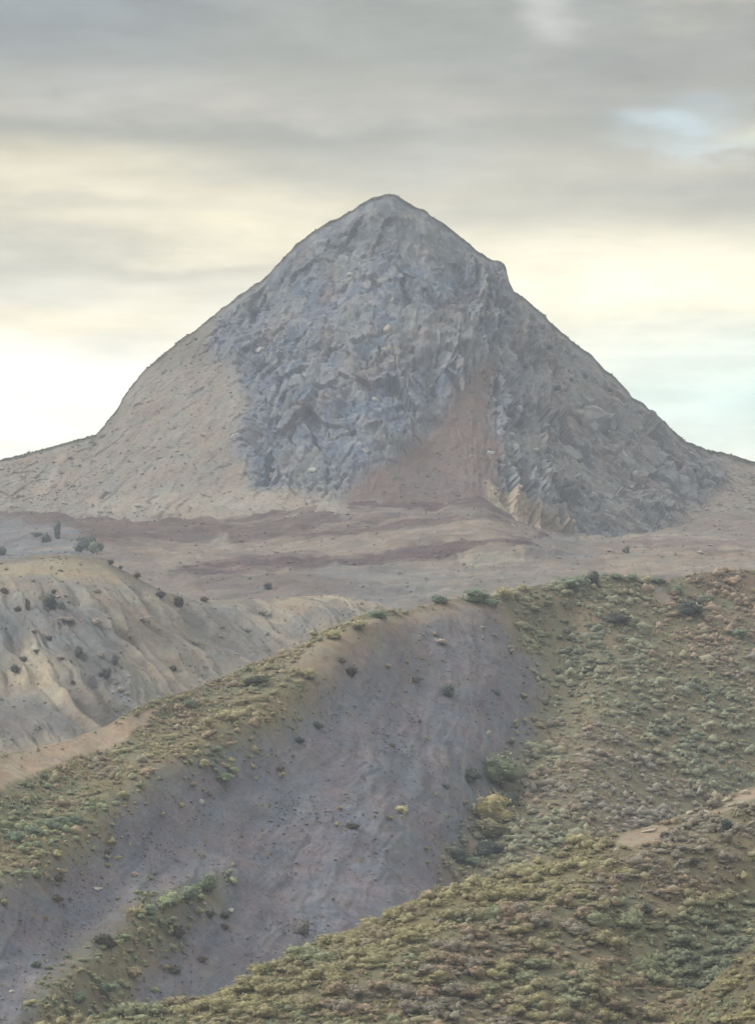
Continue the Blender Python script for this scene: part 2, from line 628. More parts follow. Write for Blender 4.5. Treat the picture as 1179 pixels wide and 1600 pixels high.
    c = paint(c, ledge * 0.6, A(0.20, 0.185, 0.20))
    shoulder = poly_mask(wx, wy, [(440, 405), (380, 450), (300, 512), (225, 575), (300, 572), (390, 565), (440, 480)], 16) * (1 - rmask)
    c = paint(c, shoulder * 0.8, A(0.195, 0.20, 0.205))
    joint = np.maximum((1 - sstep(0.0, 0.10, d2 - d1)), sstep(0.45, 0.8, chute) * 0.8) * rmask  # dark joints, with shade in the chutes painted in to strengthen relief
    c = paint(c, joint * 0.32 * sstep(-0.2, 0.4, fbm(P, 30, 2, off=81)), A(0.105, 0.12, 0.15))
    arris = sstep(0.08, 0.14, e2 - e1) * (1 - sstep(0.16, 0.26, e2 - e1)) * rmask * (RND[hid2, 1] > 0.45)
    c = paint(c, arris * 0.45, A(0.34, 0.35, 0.37))
    vein = sstep(0.55, 0.85, fbm(PS, 11, 3, off=91, ridged=True)) * rmask
    c = paint(c, vein * 0.4, A(0.34, 0.35, 0.365))
    c = paint(c, fan * 0.95, A(0.190, 0.148, 0.144))
    c = paint(c, fan * sstep(0.1, 0.5, fbm(P, 14, 3, off=3)) * 0.5, A(0.160, 0.125, 0.125))
    wedge = poly_mask(wx, wy, [(756, 748), (790, 764), (838, 798), (892, 838), (820, 842), (766, 812)], 6)
    c = paint(c, wedge, A(0.42, 0.355, 0.285))
    lowpale = poly_mask(wx, wy, [(140, 780), (400, 760), (520, 772), (500, 792), (330, 806), (130, 806)], 14)
    c = paint(c, lowpale * 0.55, A(0.40, 0.37, 0.335))
    rusty = sstep(0.25, 0.6, fbm(P, 18, 3, off=41)) * rmask
    c = paint(c, rusty * 0.35, A(0.28, 0.24, 0.225))
    gully = np.exp(-(line_dist(wx, wy, [(100, 715), (85, 745), (62, 782)]) / 5) ** 2)
    c = paint(c, gully * 0.7, A(0.45, 0.40, 0.36))
    # turf and moss on the upper left skyline, then a painted dark edge
    green = np.exp(-np.maximum(qy - curve(CREST, qx), 0) / 26.0) * sstep(40, 140, qx) * sstep(520, 330, qx) * sstep(-0.3, 0.3, fbm(P, 12, 3, off=93))
    c = paint(c, green * 0.7, A(0.165, 0.16, 0.115))
    rim = (1 - sstep(2, 7 + 5 * fbm(P, 12, 2, off=9), (h.vrow - h.nb) * 0 + np.maximum(qy - curve(CREST, qx), 0)))  # dark optical fringe of the skyline, painted into the rock colour
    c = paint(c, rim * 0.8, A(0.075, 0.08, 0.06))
    c = paint(c, (~h.front).astype(float), A(0.2, 0.2, 0.19))
    h.color = c
    h.rock = rmask
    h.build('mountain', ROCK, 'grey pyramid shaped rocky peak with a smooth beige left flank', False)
    return h


# ------------------------------------------------------------------ terraces below the peak
def build_benches():
    u = columns(-120, 1300, 2.8)
    C0 = ([(p, y - 12) for p, y in FOOT], [(p, d + 45) for p, d in FOOT_D])
    C1 = ([(p, y + 1) for p, y in FOOT], [(p, d - 4) for p, d in FOOT_D])
    C2 = ([(-260, 858), (0, 850), (110, 838), (200, 850), (330, 862), (450, 850), (560, 830), (640, 818), (760, 810),
           (800, 826), (870, 846), (960, 852), (1179, 846), (1440, 846)], 2215)
    C3 = ([(-260, 900), (130, 895), (240, 893), (275, 884), (340, 880), (470, 877), (560, 872), (650, 862), (750, 850),
           (830, 846), (900, 860), (1179, 862), (1440, 862)], 2060)
    C4 = ([(-260, 918), (240, 905), (300, 899), (400, 895), (520, 891), (620, 888), (700, 884), (820, 886), (900, 882),
           (1000, 878), (1179, 874), (1440, 872)], 2035)
    C5 = ([(-260, 1010), (300, 985), (600, 975), (900, 950), (1179, 930), (1440, 930)], 1850)
    C6 = ([(-260, 1110), (600, 1090), (1440, 1060)], 1700)
    h = Hill(u, [C0, C1, C2, C3, C4, C5, C6], [10, 44, 34, 24, 50, 12], back=(60, 40))
    P, qx, qy = h.P, h.qx, h.qy
    warp = fbm(P, 45, 4) * 14
    wx, wy = qx + warp * 1.4, qy + fbm(P, 45, 4, off=13) * 7 + fbm(P, 9, 3, off=19) * 4
    disp = fbm(P, 60, 4) * 3.0 + fbm(P, 14, 4, off=8) * 2.0 + fbm(P, 5, 3, off=18) * 0.8
    disp += 1.3 * fbm(np.stack([P[:, 0], P[:, 1] * 0.12, P[:, 2] * 0], -1), 12, 3, off=4)
    h.push(disp * (h.vrow > h.nb + 8))
    c = np.tile(A(0.215, 0.188, 0.175), (len(P), 1))
    c = paint(c, poly_mask(wx, wy, [(-300, 790), (140, 806), (330, 815), (530, 775), (770, 770), (800, 815), (640, 824),
                                    (560, 834), (450, 850), (330, 850), (200, 848), (-300, 860)], 3.5), A(0.132, 0.100, 0.100))  # slope in shade under the peak foot, painted as darker earth
    c = paint(c, poly_mask(wx, wy, [(530, 795), (640, 793), (760, 790), (765, 803), (640, 806), (535, 812)], 5) * 0.7, A(0.245, 0.218, 0.21))
    c = paint(c, poly_mask(wx, wy, [(530, 770), (640, 778), (690, 783), (745, 768), (755, 782), (690, 794), (540, 788)], 2) * 0.8, A(0.100, 0.070, 0.076))
    # pale tread
    c = paint(c, poly_mask(wx, wy, [(200, 858), (330, 846), (345, 836), (365, 848), (560, 838), (760, 812), (800, 826),
                                    (750, 846), (650, 858), (560, 866), (450, 870), (330, 874), (260, 886)], 3) * 0.9,
              A(0.262, 0.222, 0.196))
    c = paint(c, poly_mask(wx, wy, [(315, 864), (338, 838), (350, 840), (380, 862)], 5) * 0.5, A(0.34, 0.315, 0.295))
    # the dark riser line climbing to the right
    riser = poly_mask(wx, wy, [(262, 896), (290, 881), (340, 877), (470, 873), (560, 867), (650, 857), (760, 842), (860, 836),
                               (840, 852), (740, 864), (640, 880), (520, 888), (400, 892), (300, 898)], 2)
    c = paint(c, riser, A(0.110, 0.078, 0.086))
    c = paint(c, poly_mask(wx, wy, [(480, 895), (640, 885), (720, 890), (700, 935), (600, 960), (500, 930)], 12) * 0.8, A(0.195, 0.196, 0.215))
    c = paint(c, poly_mask(wx, wy, [(300, 890), (460, 898), (560, 905), (560, 935), (440, 930), (300, 930)], 10) * 0.6, A(0.165, 0.142, 0.146))
    c = paint(c, poly_mask(wx, wy, [(705, 868), (760, 850), (812, 855), (818, 880), (720, 884)], 2), A(0.345, 0.312, 0.268))
    c = paint(c, poly_mask(wx, wy, [(755, 858), (800, 858), (803, 864), (758, 866)], 3) * 0.7, A(0.27, 0.24, 0.225))
    # right: level pale and pinkish courses
    for k, (y0, y1, cc) in enumerate([(838, 846, (0.29, 0.262, 0.245)), (849, 857, (0.19, 0.155, 0.148)), (858, 866, (0.30, 0.25, 0.225)),
                                      (866, 900, (0.30, 0.26, 0.222))]):
        c = paint(c, poly_mask(wx, wy, [(880 + 20 * k, y0 + 4), (1000, y0), (1440, y0 - 6), (1440, y1 - 6), (1000, y1), (890 + 20 * k, y1 + 2)], 2) * 0.8, A(*cc))
    c = paint(c, poly_mask(wx, wy, [(825, 842), (900, 842), (940, 868), (900, 876), (828, 872)], 3.5) * 0.9, A(0.19, 0.184, 0.194))
    c = paint(c, poly_mask(wx, wy, [(590, 905), (700, 890), (860, 880), (880, 915), (760, 930), (690, 940)], 10) * 0.6, A(0.25, 0.235, 0.222))
    # bluish slope behind the left knoll
    c = paint(c, poly_mask(wx, wy, [(-300, 818), (0, 810), (95, 822), (135, 842), (150, 885), (-300, 900)], 8) * 0.9, A(0.180, 0.190, 0.222))
    cut = fbm(np.stack([P[:, 0] * 0.16, P[:, 1] * 0.45, P[:, 2]], -1), 9, 4, off=141)
    c = paint(c, sstep(0.16, 0.24, cut) * 0.42, A(0.155, 0.122, 0.122))
    c = paint(c, sstep(0.16, 0.24, -cut) * 0.45, A(0.29, 0.252, 0.222))
    h.P[:, 2] += 1.6 * sstep(0.05, 0.2, cut) * (h.vrow > h.nb + 8)
    course = fbm(np.stack([P[:, 0] * 0.12, P[:, 1] * 0.5, P[:, 2]], -1), 3.2, 4, off=37)
    c = c * (1 + 0.6 * course[:, None])
    h.color = np.clip(c, 0.05, 0.6)
    h.build('terraces', EARTH, 'stepped brown and beige terraces below the peak')
    return h


# ------------------------------------------------------------------ the gullied hill at the left
def build_left_hill():
    u = columns(-120, 760, 2.2, wide_b=760)
    C0 = ([(-260, 895), (-60, 882), (0, 876), (40, 869), (100, 866), (140, 870), (170, 880), (200, 894), (225, 909),
           (260, 925), (310, 940), (420, 936), (520, 930), (590, 942), (680, 975), (760, 1020)],
          [(-260, 1500), (100, 1500), (250, 1510), (420, 1590), (600, 1600), (760, 1600)])
    C1 = ([(-260, 1260), (0, 1235), (200, 1190), (400, 1130), (600, 1080), (760, 1080)],
          [(-260, 1330), (100, 1340), (300, 1390), (600, 1480), (760, 1500)])
    h = Hill(u, [C0, C1], [150], back=(90, 60))
    P, qx, qy = h.P, h.qx, h.qy
    s = fbm(P, 34, 3, off=121) * 34 + qx - (0.55 + 0.0012 * np.clip(qx, 0, 500)) * (qy - 900)
    Q = np.stack([s, (qy - 900) * 0.14, np.zeros_like(s)], -1)
    flute = fbm(Q, 34, 4, ridged=True)
    flute2 = fbm(Q, 11, 3, off=6)
    amp = sstep(870, 960, qy)
    disp = fbm(P, 40, 4) * 2.4 + amp * (5.0 * flute + 2.0 * flute2) + 0.35 * fbm(P, 4, 3)
    h.push(disp * (0.1 + 0.9 * h.crestfade))
    warp = fbm(P, 22, 4) * 14
    wx, wy = qx + warp, qy + fbm(P, 22, 4, off=9) * 10
    c = np.tile(A(0.236, 0.222, 0.213), (len(P), 1))
    c = paint(c, sstep(0.0, 0.5, flute) * 0.45, A(0.37, 0.335, 0.285))
    c = paint(c, sstep(0.05, 0.5, fbm(P, 24, 4, off=14)) * 0.7, A(0.205, 0.205, 0.218))
    c = paint(c, poly_mask(wx, wy, [(-300, 885), (0, 884), (100, 870), (150, 878), (205, 908), (170, 912), (90, 905),
                                    (-300, 910)], 8), A(0.345, 0.302, 0.240))
    blue = poly_mask(wx, wy, [(-300, 965), (60, 945), (120, 950), (180, 1000), (230, 1090), (180, 1110), (120, 1050),
                              (60, 1000), (0, 1040), (-300, 1060)], 22)
    c = paint(c, blue * 0.85, A(0.178, 0.190, 0.212))
    blue2 = poly_mask(wx, wy, [(280, 935), (350, 950), (400, 1000), (420, 1040), (330, 1060), (290, 990)], 25)
    c = paint(c, blue2 * 0.75, A(0.200, 0.200, 0.216))
    c = paint(c, poly_mask(wx, wy, [(45, 1010), (62, 1025), (75, 1050), (110, 1095), (85, 1110), (55, 1085), (25, 1075), (10, 1050), (40, 1050)], 8), A(0.42, 0.38, 0.32))
    c = paint(c, poly_mask(wx, wy, [(180, 1040), (230, 1010), (300, 1060), (290, 1085), (215, 1100)], 16) * 0.8, A(0.29, 0.27, 0.242))
    # pale streaked banks at the right end
    tex = sstep(-0.1, 0.35, fbm(np.stack([qx * 0.16, qy - 0.12 * qx, 0 * qx], -1), 11, 3, off=2))
    bank = poly_mask(wx, wy, [(400, 945), (460, 930), (560, 930), (595, 944), (560, 952), (470, 975), (430, 980)], 8)
    c = paint(c, bank * (0.35 + 0.65 * tex), A(0.40, 0.355, 0.30))
    c = paint(c, poly_mask(wx, wy, [(455, 972), (540, 962), (520, 980), (460, 1000)], 6) * 0.8, A(0.25, 0.25, 0.262))
    c = paint(c, poly_mask(wx, wy, [(-300, 1105), (60, 1104), (110, 1125), (110, 1160), (-300, 1200)], 10) * 0.85, A(0.175, 0.174, 0.19))
    streak = fbm(np.stack([s, (qy - 900) * 0.10, 0 * s], -1), 15, 4, off=57)
    c = c * (1 + 0.50 * (streak * sstep(885, 940, qy))[:, None])
    c = paint(c, sstep(0.12, 0.45, fbm(P, 11, 4, off=63)) * 0.5 * sstep(900, 940, qy), A(0.175, 0.178, 0.19))
    c = np.clip(c, 0.06, 0.5)
    lip = np.exp(-((qy - curve(C0[0], qx) - 3) / 4.0) ** 2) * (qx < 250)
    c = paint(c, lip * 0.6, A(0.17, 0.15, 0.12))
    h.color = c
    h.build('left_hill', EARTH, 'pale gullied hill with scattered dark shrubs at the left')
    return h


# ------------------------------------------------------------------ the big middle hill with the grey scree
MID_CREST = [(-260, 1238), (-60, 1196), (0, 1179), (60, 1168), (102, 1158), (168, 1133), (203, 1109), (254, 1089), (305, 1075),
             (346, 1058), (407, 1033), (458, 1016), (509, 986), (560, 966), (600, 955), (635, 955), (666, 947), (697, 938),
             (732, 932), (773, 929), (798, 923), (834, 915), (885, 908), (925, 901), (961, 900), (1002, 903), (1037, 905),
             (1088, 895), (1129, 890), (1179, 890), (1440, 880)]
SCREE_POLY = [(650, 985), (700, 968), (790, 972), (850, 1010), (862, 1060), (838, 1110), (812, 1160), (802, 1200), (760, 1250),
              (728, 1290), (720, 1335), (770, 1385), (560, 1500), (400, 1590), (230, 1640), (190, 1580), (215, 1530), (262, 1480), (300, 1445),
              (345, 1430), (330, 1400), (260, 1418), (200, 1425), (150, 1475), (90, 1520), (50, 1570), (0, 1640), (-260, 1700),
              (-260, 1490), (0, 1420), (60, 1400), (110, 1370), (160, 1310), (220, 1270), (280, 1225), (340, 1197), (400, 1172),
              (430, 1150), (500, 1110), (520, 1080), (560, 1040), (600, 1010)]


def build_mid_hill():
    D0 = [(-260, 860), (0, 930), (300, 1000), (600, 1080), (900, 1150), (1179, 1185), (1440, 1210)]
    D1 = [(-260, 770), (0, 805), (300, 860), (600, 910), (900, 980), (1179, 1030), (1440, 1060)]
    Y1 = [(-260, 1680), (0, 1660), (300, 1640), (600, 1530), (900, 1420), (1179, 1380), (1440, 1360)]
    h = Hill(U, [(MID_CREST, D0), (Y1, D1)], [270], back=(140, 95))
    P, qx, qy = h.P, h.qx, h.qy
    nrm = h.normals()
    gul = line_dist(qx, qy, [(850, 990), (872, 1060), (830, 1140), (805, 1210), (750, 1290), (725, 1350)])
    spur = line_dist(qx, qy, [(560, 985), (470, 1080), (380, 1150), (250, 1220), (120, 1320), (0, 1400)])
    ton = line_dist(qx, qy, [(340, 1385), (220, 1440), (120, 1530), (20, 1620)])
    disp = -7.0 * np.exp(-(gul / 60) ** 2) + 5.0 * np.exp(-(spur / 55) ** 2) + 4.0 * np.exp(-(ton / 45) ** 2)
    disp += fbm(P, 60, 4) * 3.2 + fbm(P, 13, 4, off=3) * 0.9 + fbm(P, 3, 3, off=5) * 0.25
    warp = fbm(P, 22, 4) * 20
    wx, wy = qx + warp, qy + fbm(P, 22, 4, off=17) * 16
    scree = poly_mask(qx + warp * 1.6, qy + fbm(P, 22, 4, off=17) * 26, SCREE_POLY, 34)
    scree = np.clip(scree + 0.5 * fbm(P, 9, 4, off=67) * (1 - np.abs(2 * scree - 1)), 0, 1)
    # streaks down the fall line
    fx = qx + 0.42 * (qy - 1200) * sstep(900, 500, qx) - 0.35 * (qy - 1200) * sstep(560, 900, qx)
    Q = np.stack([fx + 60 * fbm(P, 30, 3, off=97), qy * 0.2, 0 * qx], -1)
    st = fbm(Q, 26, 4, off=2)
    st2 = fbm(Q, 8, 3, off=12)
    disp += scree * (0.8 * st + 0.3 * st2 + 0.35 * fbm(P, 4, 3, off=99))
    h.push(disp * (0.15 + 0.85 * h.crestfade), nrm)
    # soil under the scrub
    c = np.tile(A(0.215, 0.205, 0.150), (len(P), 1))
    c = paint(c, sstep(-0.1, 0.5, fbm(P, 26, 4, off=7)) * 0.6, A(0.235, 0.188, 0.148))
    tan = poly_mask(wx, wy, [(-260, 1250), (-20, 1190), (60, 1168), (130, 1148), (215, 1114), (268, 1094), (232, 1128), (170, 1166),
                             (90, 1198), (0, 1232), (-260, 1320)], 6)
    c = paint(c, tan, A(0.440, 0.350, 0.285))
    ridge = poly_mask(wx, wy, [(430, 1062), (540, 1000), (600, 972), (690, 948), (770, 942), (830, 960), (790, 985), (700, 975),
                               (640, 998), (580, 1045), (530, 1085), (470, 1095)], 12)
    c = paint(c, ridge * 0.85, A(0.300, 0.250, 0.205))
    yel = poly_mask(wx, wy, [(520, 1080), (430, 1150), (300, 1190), (180, 1260), (60, 1350), (-260, 1480), (-260, 1420), (0, 1350),
                             (120, 1270), (260, 1170), (420, 1110)], 20)
    c = paint(c, yel * 0.6, A(0.255, 0.215, 0.130))
    c = paint(c, scree * 0.95, A(0.192, 0.196, 0.255))
    c = paint(c, scree * sstep(0.0, 0.5, st) * 0.55, A(0.205, 0.215, 0.235))
    c = paint(c, scree * sstep(0.05, 0.6, fbm(P, 30, 4, off=23)) * 0.6, A(0.205, 0.178, 0.212))
    c = paint(c, scree * sstep(0.25, 0.6, st2) * 0.4, A(0.255, 0.258, 0.27))
    c = paint(c, scree * sstep(0.2, 0.6, fbm(P, 9, 4, off=27)) * 0.4, A(0.150, 0.148, 0.166))
    blot = fbm(np.stack([fx * 0.16, qy * 0.12, 0 * qx], -1) + (fbm(P, 16, 3, off=98) * 4)[:, None], 6.0, 5, off=83)
    c = c * (1 + scree[:, None] * np.stack([0.42 * blot, 0.40 * blot, 0.34 * blot], -1))
    hue = fbm(np.stack([fx * 0.16, qy * 0.14, 0 * qx], -1) + (fbm(P, 16, 3, off=98) * 4)[:, None], 9.0, 3, off=87)
    c = c * (1 + scree[:, None] * np.stack([0.16 * hue, -0.04 * hue, -0.06 * hue], -1))
    pst = poly_mask(wx, wy, [(690, 1130), (770, 1120), (800, 1200), (740, 1290), (690, 1240), (640, 1180)], 30) * sstep(0.0, 0.35, st2)
    c = paint(c, pst * 0.55, A(0.29, 0.31, 0.325))
    c = np.clip(c, 0.04, 0.6)
    upp = poly_mask(wx, wy, [(620, 985), (700, 965), (790, 970), (850, 1010), (860, 1060), (760, 1080), (640, 1090), (560, 1080)], 30)
    c = paint(c, upp * scree * 0.5, A(0.172, 0.164, 0.184))
    cut = poly_mask(wx, wy, [(1010, 905), (1035, 912), (1055, 930), (1050, 940), (1020, 928)], 4)
    c = paint(c, cut, A(0.33, 0.30, 0.275))
    c = paint(c, poly_mask(wx, wy, [(800, 930), (880, 915), (885, 925), (820, 942)], 6) * 0.7, A(0.33, 0.285, 0.225))
    c = paint(c, poly_mask(wx, wy, [(1080, 892), (1440, 880), (1440, 940), (1120, 925)], 14) * 0.8, A(0.235, 0.175, 0.148))
    h.color = c
    h.scree = scree
    h.tan = tan
    patch = poly_mask(wx, wy, [(470, 1225), (560, 1240), (640, 1270), (600, 1320), (500, 1300)], 30)
    patch = np.maximum(patch, poly_mask(wx, wy, [(330, 1250), (420, 1200), (430, 1260), (350, 1320)], 30))
    patch = patch * sstep(-0.1, 0.4, fbm(P, 9, 4, off=151)) * scree
    c = paint(c, patch * 0.5, A(0.190, 0.200, 0.170))
    wide = poly_mask(qx + warp * 2.4, qy + fbm(P, 22, 4, off=17) * 40, SCREE_POLY, 62)
    scree = np.clip(wide ** 0.7 + 0.7 * fbm(P, 7, 4, off=153) * (1 - np.abs(2 * wide - 1)), 0, 1) * (1 - 0.25 * patch)
    h.bare = np.clip(scree + 1.0 * tan + 0.8 * ridge + cut + (~h.front), 0, 1)
    h.build('middle_hill', SCREE, 'long hillside of grey scree between strips of scrub')
    return h


# ------------------------------------------------------------------ near hill and the corner slope
NEAR_CREST = [(-260, 1690), (0, 1625), (100, 1600), (168, 1582), (254, 1570), (326, 1554), (377, 1534), (427, 1509), (473, 1479),
              (539, 1454), (600, 1434), (631, 1413), (682, 1392), (732, 1379), (758, 1371), (798, 1356), (844, 1337), (905, 1316),
              (956, 1305), (1002, 1295), (1037, 1285), (1073, 1269), (1119, 1249), (1179, 1229), (1440, 1150)]


def build_near_hill():
    D0 = [(-260, 640), (0, 650), (400, 668), (600, 690), (900, 715), (1179, 740), (1440, 760)]
    D1 = [(-260, 610), (0, 612), (400, 615), (900, 630), (1440, 650)]
    Y1 = [(-260, 1770), (0, 1745), (1440, 1735), (1820, 1735)]
    h = Hill(U, [(NEAR_CREST, D0), (Y1, D1)], [190], back=(70, 45))
    P, qx, qy = h.P, h.qx, h.qy
    disp = fbm(P, 30, 4) * 1.8 + fbm(P, 7, 4, off=3) * 0.5
    disp += 2.2 * np.exp(-(line_dist(qx, qy, [(1179, 1290), (1000, 1380), (760, 1450), (560, 1560)]) / 60) ** 2)
    disp -= 2.5 * np.exp(-(line_dist(qx, qy, [(1179, 1420), (1060, 1520), (950, 1620)]) / 60) ** 2)
    h.push(disp * (0.15 + 0.85 * h.crestfade))
    warp = fbm(P, 12, 4) * 14
    wx, wy = qx + warp, qy + fbm(P, 12, 4, off=17) * 10
    c = np.tile(A(0.215, 0.205, 0.145), (len(P), 1))
    c = paint(c, sstep(-0.1, 0.5, fbm(P, 14, 4, off=7)) * 0.6, A(0.225, 0.185, 0.145))
    yel = poly_mask(wx, wy, [(420, 1520), (640, 1410), (800, 1360), (960, 1320), (960, 1370), (760, 1450), (560, 1540), (440, 1560)], 20)
    c = paint(c, yel * 0.6, A(0.24, 0.205, 0.115))
    pale = poly_mask(wx, wy, [(950, 1336), (972, 1304), (1020, 1288), (1050, 1294), (1046, 1318), (1000, 1332)], 4)
    pale = np.maximum(pale, poly_mask(wx, wy, [(1110, 1272), (1150, 1246), (1179, 1232), (1260, 1210), (1260, 1240), (1179, 1258), (1130, 1276)], 4))
    pale = np.maximum(pale, poly_mask(wx, wy, [(805, 1365), (830, 1346), (850, 1340), (840, 1356)], 3) * 0.8)
    c = paint(c, pale, A(0.37, 0.315, 0.255))
    h.color = c
    clear = poly_mask(qx, qy, [(955, 1330), (965, 1302), (1030, 1286), (1046, 1296), (1038, 1322), (1000, 1334)], 4)
    clear = np.maximum(clear, poly_mask(qx, qy, [(1066, 1270), (1100, 1258), (1150, 1240), (1179, 1226), (1300, 1190), (1300, 1235), (1179, 1262), (1120, 1276), (1070, 1278)], 4) * (0.55 + 0.45 * np.sign(fbm(P, 6, 2, off=131))))
    h.bare = np.clip(pale + clear + (~h.front), 0, 1)
    h.build('near_hill', SCREE, 'near slope covered in olive and rusty scrub')
    return h


def build_corner():
    u = columns(900, 1300, 3.0, wide_a=900, wide_b=1820)
    C0 = ([(900, 1720), (1000, 1640), (1037, 1602), (1068, 1575), (1093, 1550), (1129, 1519), (1179, 1479), (1300, 1400), (1500, 1330)], 570)
    C1 = ([(900, 1800), (1500, 1760)], [(900, 555), (1500, 520)])
    h = Hill(u, [C0, C1], [80], back=(40, 30))
    P = h.P
    h.push((fbm(P, 20, 4) * 1.2 + fbm(P, 5, 3, off=3) * 0.35) * (0.15 + 0.85 * h.crestfade))
    c = np.tile(A(0.20, 0.175, 0.115), (len(P), 1))
    c = paint(c, sstep(-0.1, 0.5, fbm(P, 9, 4, off=7)) * 0.6, A(0.19, 0.155, 0.12))
    h.color = c
    h.bare = (~h.front).astype(float)
    h.build('corner_slope', SCREE, 'scrubby slope in the lower right corner')
    return h


def build_ground():
    xs = np.linspace(-2600, 2600, 120)
    ys = np.concatenate([np.linspace(-400, 600, 50), np.linspace(640, 4200, 90)])
    X, Y = np.meshgrid(xs, ys)
    P = np.stack([X.ravel(), Y.ravel(), np.zeros(X.size)], -1)
    y = P[:, 1]
    z = np.interp(y, [-400, 0, 60, 600, 800, 1300, 1800, 2300, 2700, 4200], [18, -1.7, -6.5, -46, -62, -40, 40, 120, 140, 60])
    z = z - 3 * np.abs(fbm(P, 160, 4)) * sstep(20, 200, np.abs(y) + np.abs(P[:, 0])) * 2
    P[:, 2] = z
    R, C = X.shape
    idx = np.arange(R * C).reshape(R, C)
    q = np.stack([idx[:-1, :-1], idx[:-1, 1:], idx[1:, 1:], idx[1:, :-1]], -1).reshape(-1, 4)
    c = paint(np.tile(A(0.19, 0.17, 0.125), (len(P), 1)), sstep(-0.2, 0.4, fbm(P, 90, 4, off=2)), A(0.15, 0.14, 0.09))
    o = mesh_np('ground', P, q, SCREE, c)
    o['kind'] = 'structure'


peak = build_peak()
benches = build_benches()
left_hill = build_left_hill()
mid_hill = build_mid_hill()
near_hill = build_near_hill()
corner = build_corner()
build_ground()
HILLS = {'P': peak, 'B': benches, 'L': left_hill, 'M': mid_hill, 'N': near_hill, 'C': corner}

# ------------------------------------------------------------------ haze
def build_haze():
    lo, hi = (-2640, -440, -120), (2640, 4240, 372)
    bm = bmesh.new()
    bmesh.ops.create_cube(bm, size=1.0)
    for v in bm.verts:
        v.co = Vector([lo[i] + (v.co[i] + 0.5) * (hi[i] - lo[i]) for i in range(3)])
    me = bpy.data.meshes.new('haze')
    bm.to_mesh(me)
    bm.free()
    m = bpy.data.materials.new('haze_air')
    m.use_nodes = True
    t = m.node_tree
    t.nodes.clear()
    pv = N(t, 'ShaderNodeVolumePrincipled')
    pv.inputs['Color'].default_value = (0.72, 0.80, 1.0, 1)
    pv.inputs['Density'].default_value = HAZE
    out = N(t, 'ShaderNodeOutputMaterial')
    t.links.new(pv.outputs[0], out.inputs['Volume'])
    me.materials.append(m)
    o = bpy.data.objects.new('haze', me)
    o['kind'] = 'stuff'
    COL.objects.link(o)


HAZE = 0.00013
build_haze()

# ------------------------------------------------------------------ plants
def ico(sub):
    bm = bmesh.new()
    bmesh.ops.create_icosphere(bm, subdivisions=sub, radius=1.0)
    V = np.array([v.co[:] for v in bm.verts], np.float32)
    T = np.array([[v.index for v in f.verts] for f in bm.faces], np.int32)
    bm.free()
    return V, T


ICO1, ICO2 = ico(1), ico(2)


def crown_mesh(seed, nleaf, shape='shrub', fine=False):
    """unit crown standing on z=0, about 1 wide: lumpy inner mass and loose leaf sprays; returns verts, tris, tone"""
    r = np.random.default_rng(seed)
    nl = {'shrub': 6 if fine else 2, 'low': 5, 'tree': 7, 'tall': 6}[shape]
    hgt = {'shrub': 0.75, 'low': 0.45, 'tree': 1.0, 'tall': 1.6}[shape]
    Vs, Ts, tone, n0 = [], [], [], 0
    IV, IT = ICO2 if fine else ICO1
    lobes = []
    for k in range(nl):
        a = r.random() * 6.283
        rr = (0.36 if shape in ('shrub', 'low') else 0.26) * math.sqrt(r.random()) if k else 0.0
        zz = hgt * (0.10 + 0.45 * r.random()) if k else hgt * 0.36
        s = 0.20 + 0.12 * r.random() if k else 0.30
        if shape == 'tall':
            rr *= 0.6
            zz = hgt * (0.15 + 0.75 * k / nl)
            s = 0.32 * (1.15 - 0.75 * k / nl)
        lobes.append((np.array((math.cos(a) * rr, math.sin(a) * rr, zz)), np.array((s, s, max(s * min(1.0, hgt * 1.05), 0.0 if k else hgt * 0.5)))))
    for cpos, s in lobes:
        disp = 1 + 0.16 * r.normal(size=len(IV))
        V = IV * disp[:, None] * s * (0.74 if fine else 0.84) + cpos
        V[:, 2] = np.maximum(V[:, 2], 0.0)
        Vs.append(V)
        Ts.append(IT + n0)
        tone.append(np.full(len(V), 0.90 + 0.22 * r.random()) * (0.90 + 0.2 * r.random(len(V))))
        n0 += len(V)
    for k in range(nleaf):
        cpos, s = lobes[r.integers(nl)]
        d = r.normal(size=3)
        d /= np.linalg.norm(d)
        d[2] = abs(d[2]) if r.random() < 0.75 else d[2]
        p = cpos + d * s * (0.74 + 0.46 * r.random())
        p[2] = max(p[2], 0.03)
        a, b = r.normal(size=3) * (1, 1, 0.45), r.normal(size=3) * (1, 1, 0.45)
        sz = (0.045 if fine else 0.06) + 0.06 * r.random()
        a = a / np.linalg.norm(a) * sz
        b = b / np.linalg.norm(b) * sz
        Vs.append(np.array((p - a, p + a * 0.9 + b * 0.3, p + b, )))
        Ts.append(np.array(((n0, n0 + 1, n0 + 2),)))
        tone.append(np.full(3, 0.82 + 0.40 * r.random()))
        n0 += 3
    return np.concatenate(Vs).astype(np.float32), np.concatenate(Ts).astype(np.int32), np.concatenate(tone).astype(np.float32)


def mesh_only(name, V, T, mat, tone, smooth=False):
    o = mesh_np(name, V, T, mat, np.repeat(tone[:, None], 3, 1), smooth)
    me = o.data
    bpy.data.objects.remove(o)
    return me


def fine_crown(seed, shape):
    V, T, tone = crown_mesh(seed, 420 if shape in ('tree', 'tall') else 300, shape, True)
    me = mesh_only('crown', V, T, LEAF_OBJ, tone, True)
    return me


CROWNS = {s: [fine_crown(100 + 10 * i + j, s) for j in range(4)] for i, s in enumerate(('shrub', 'low', 'tree', 'tall'))}


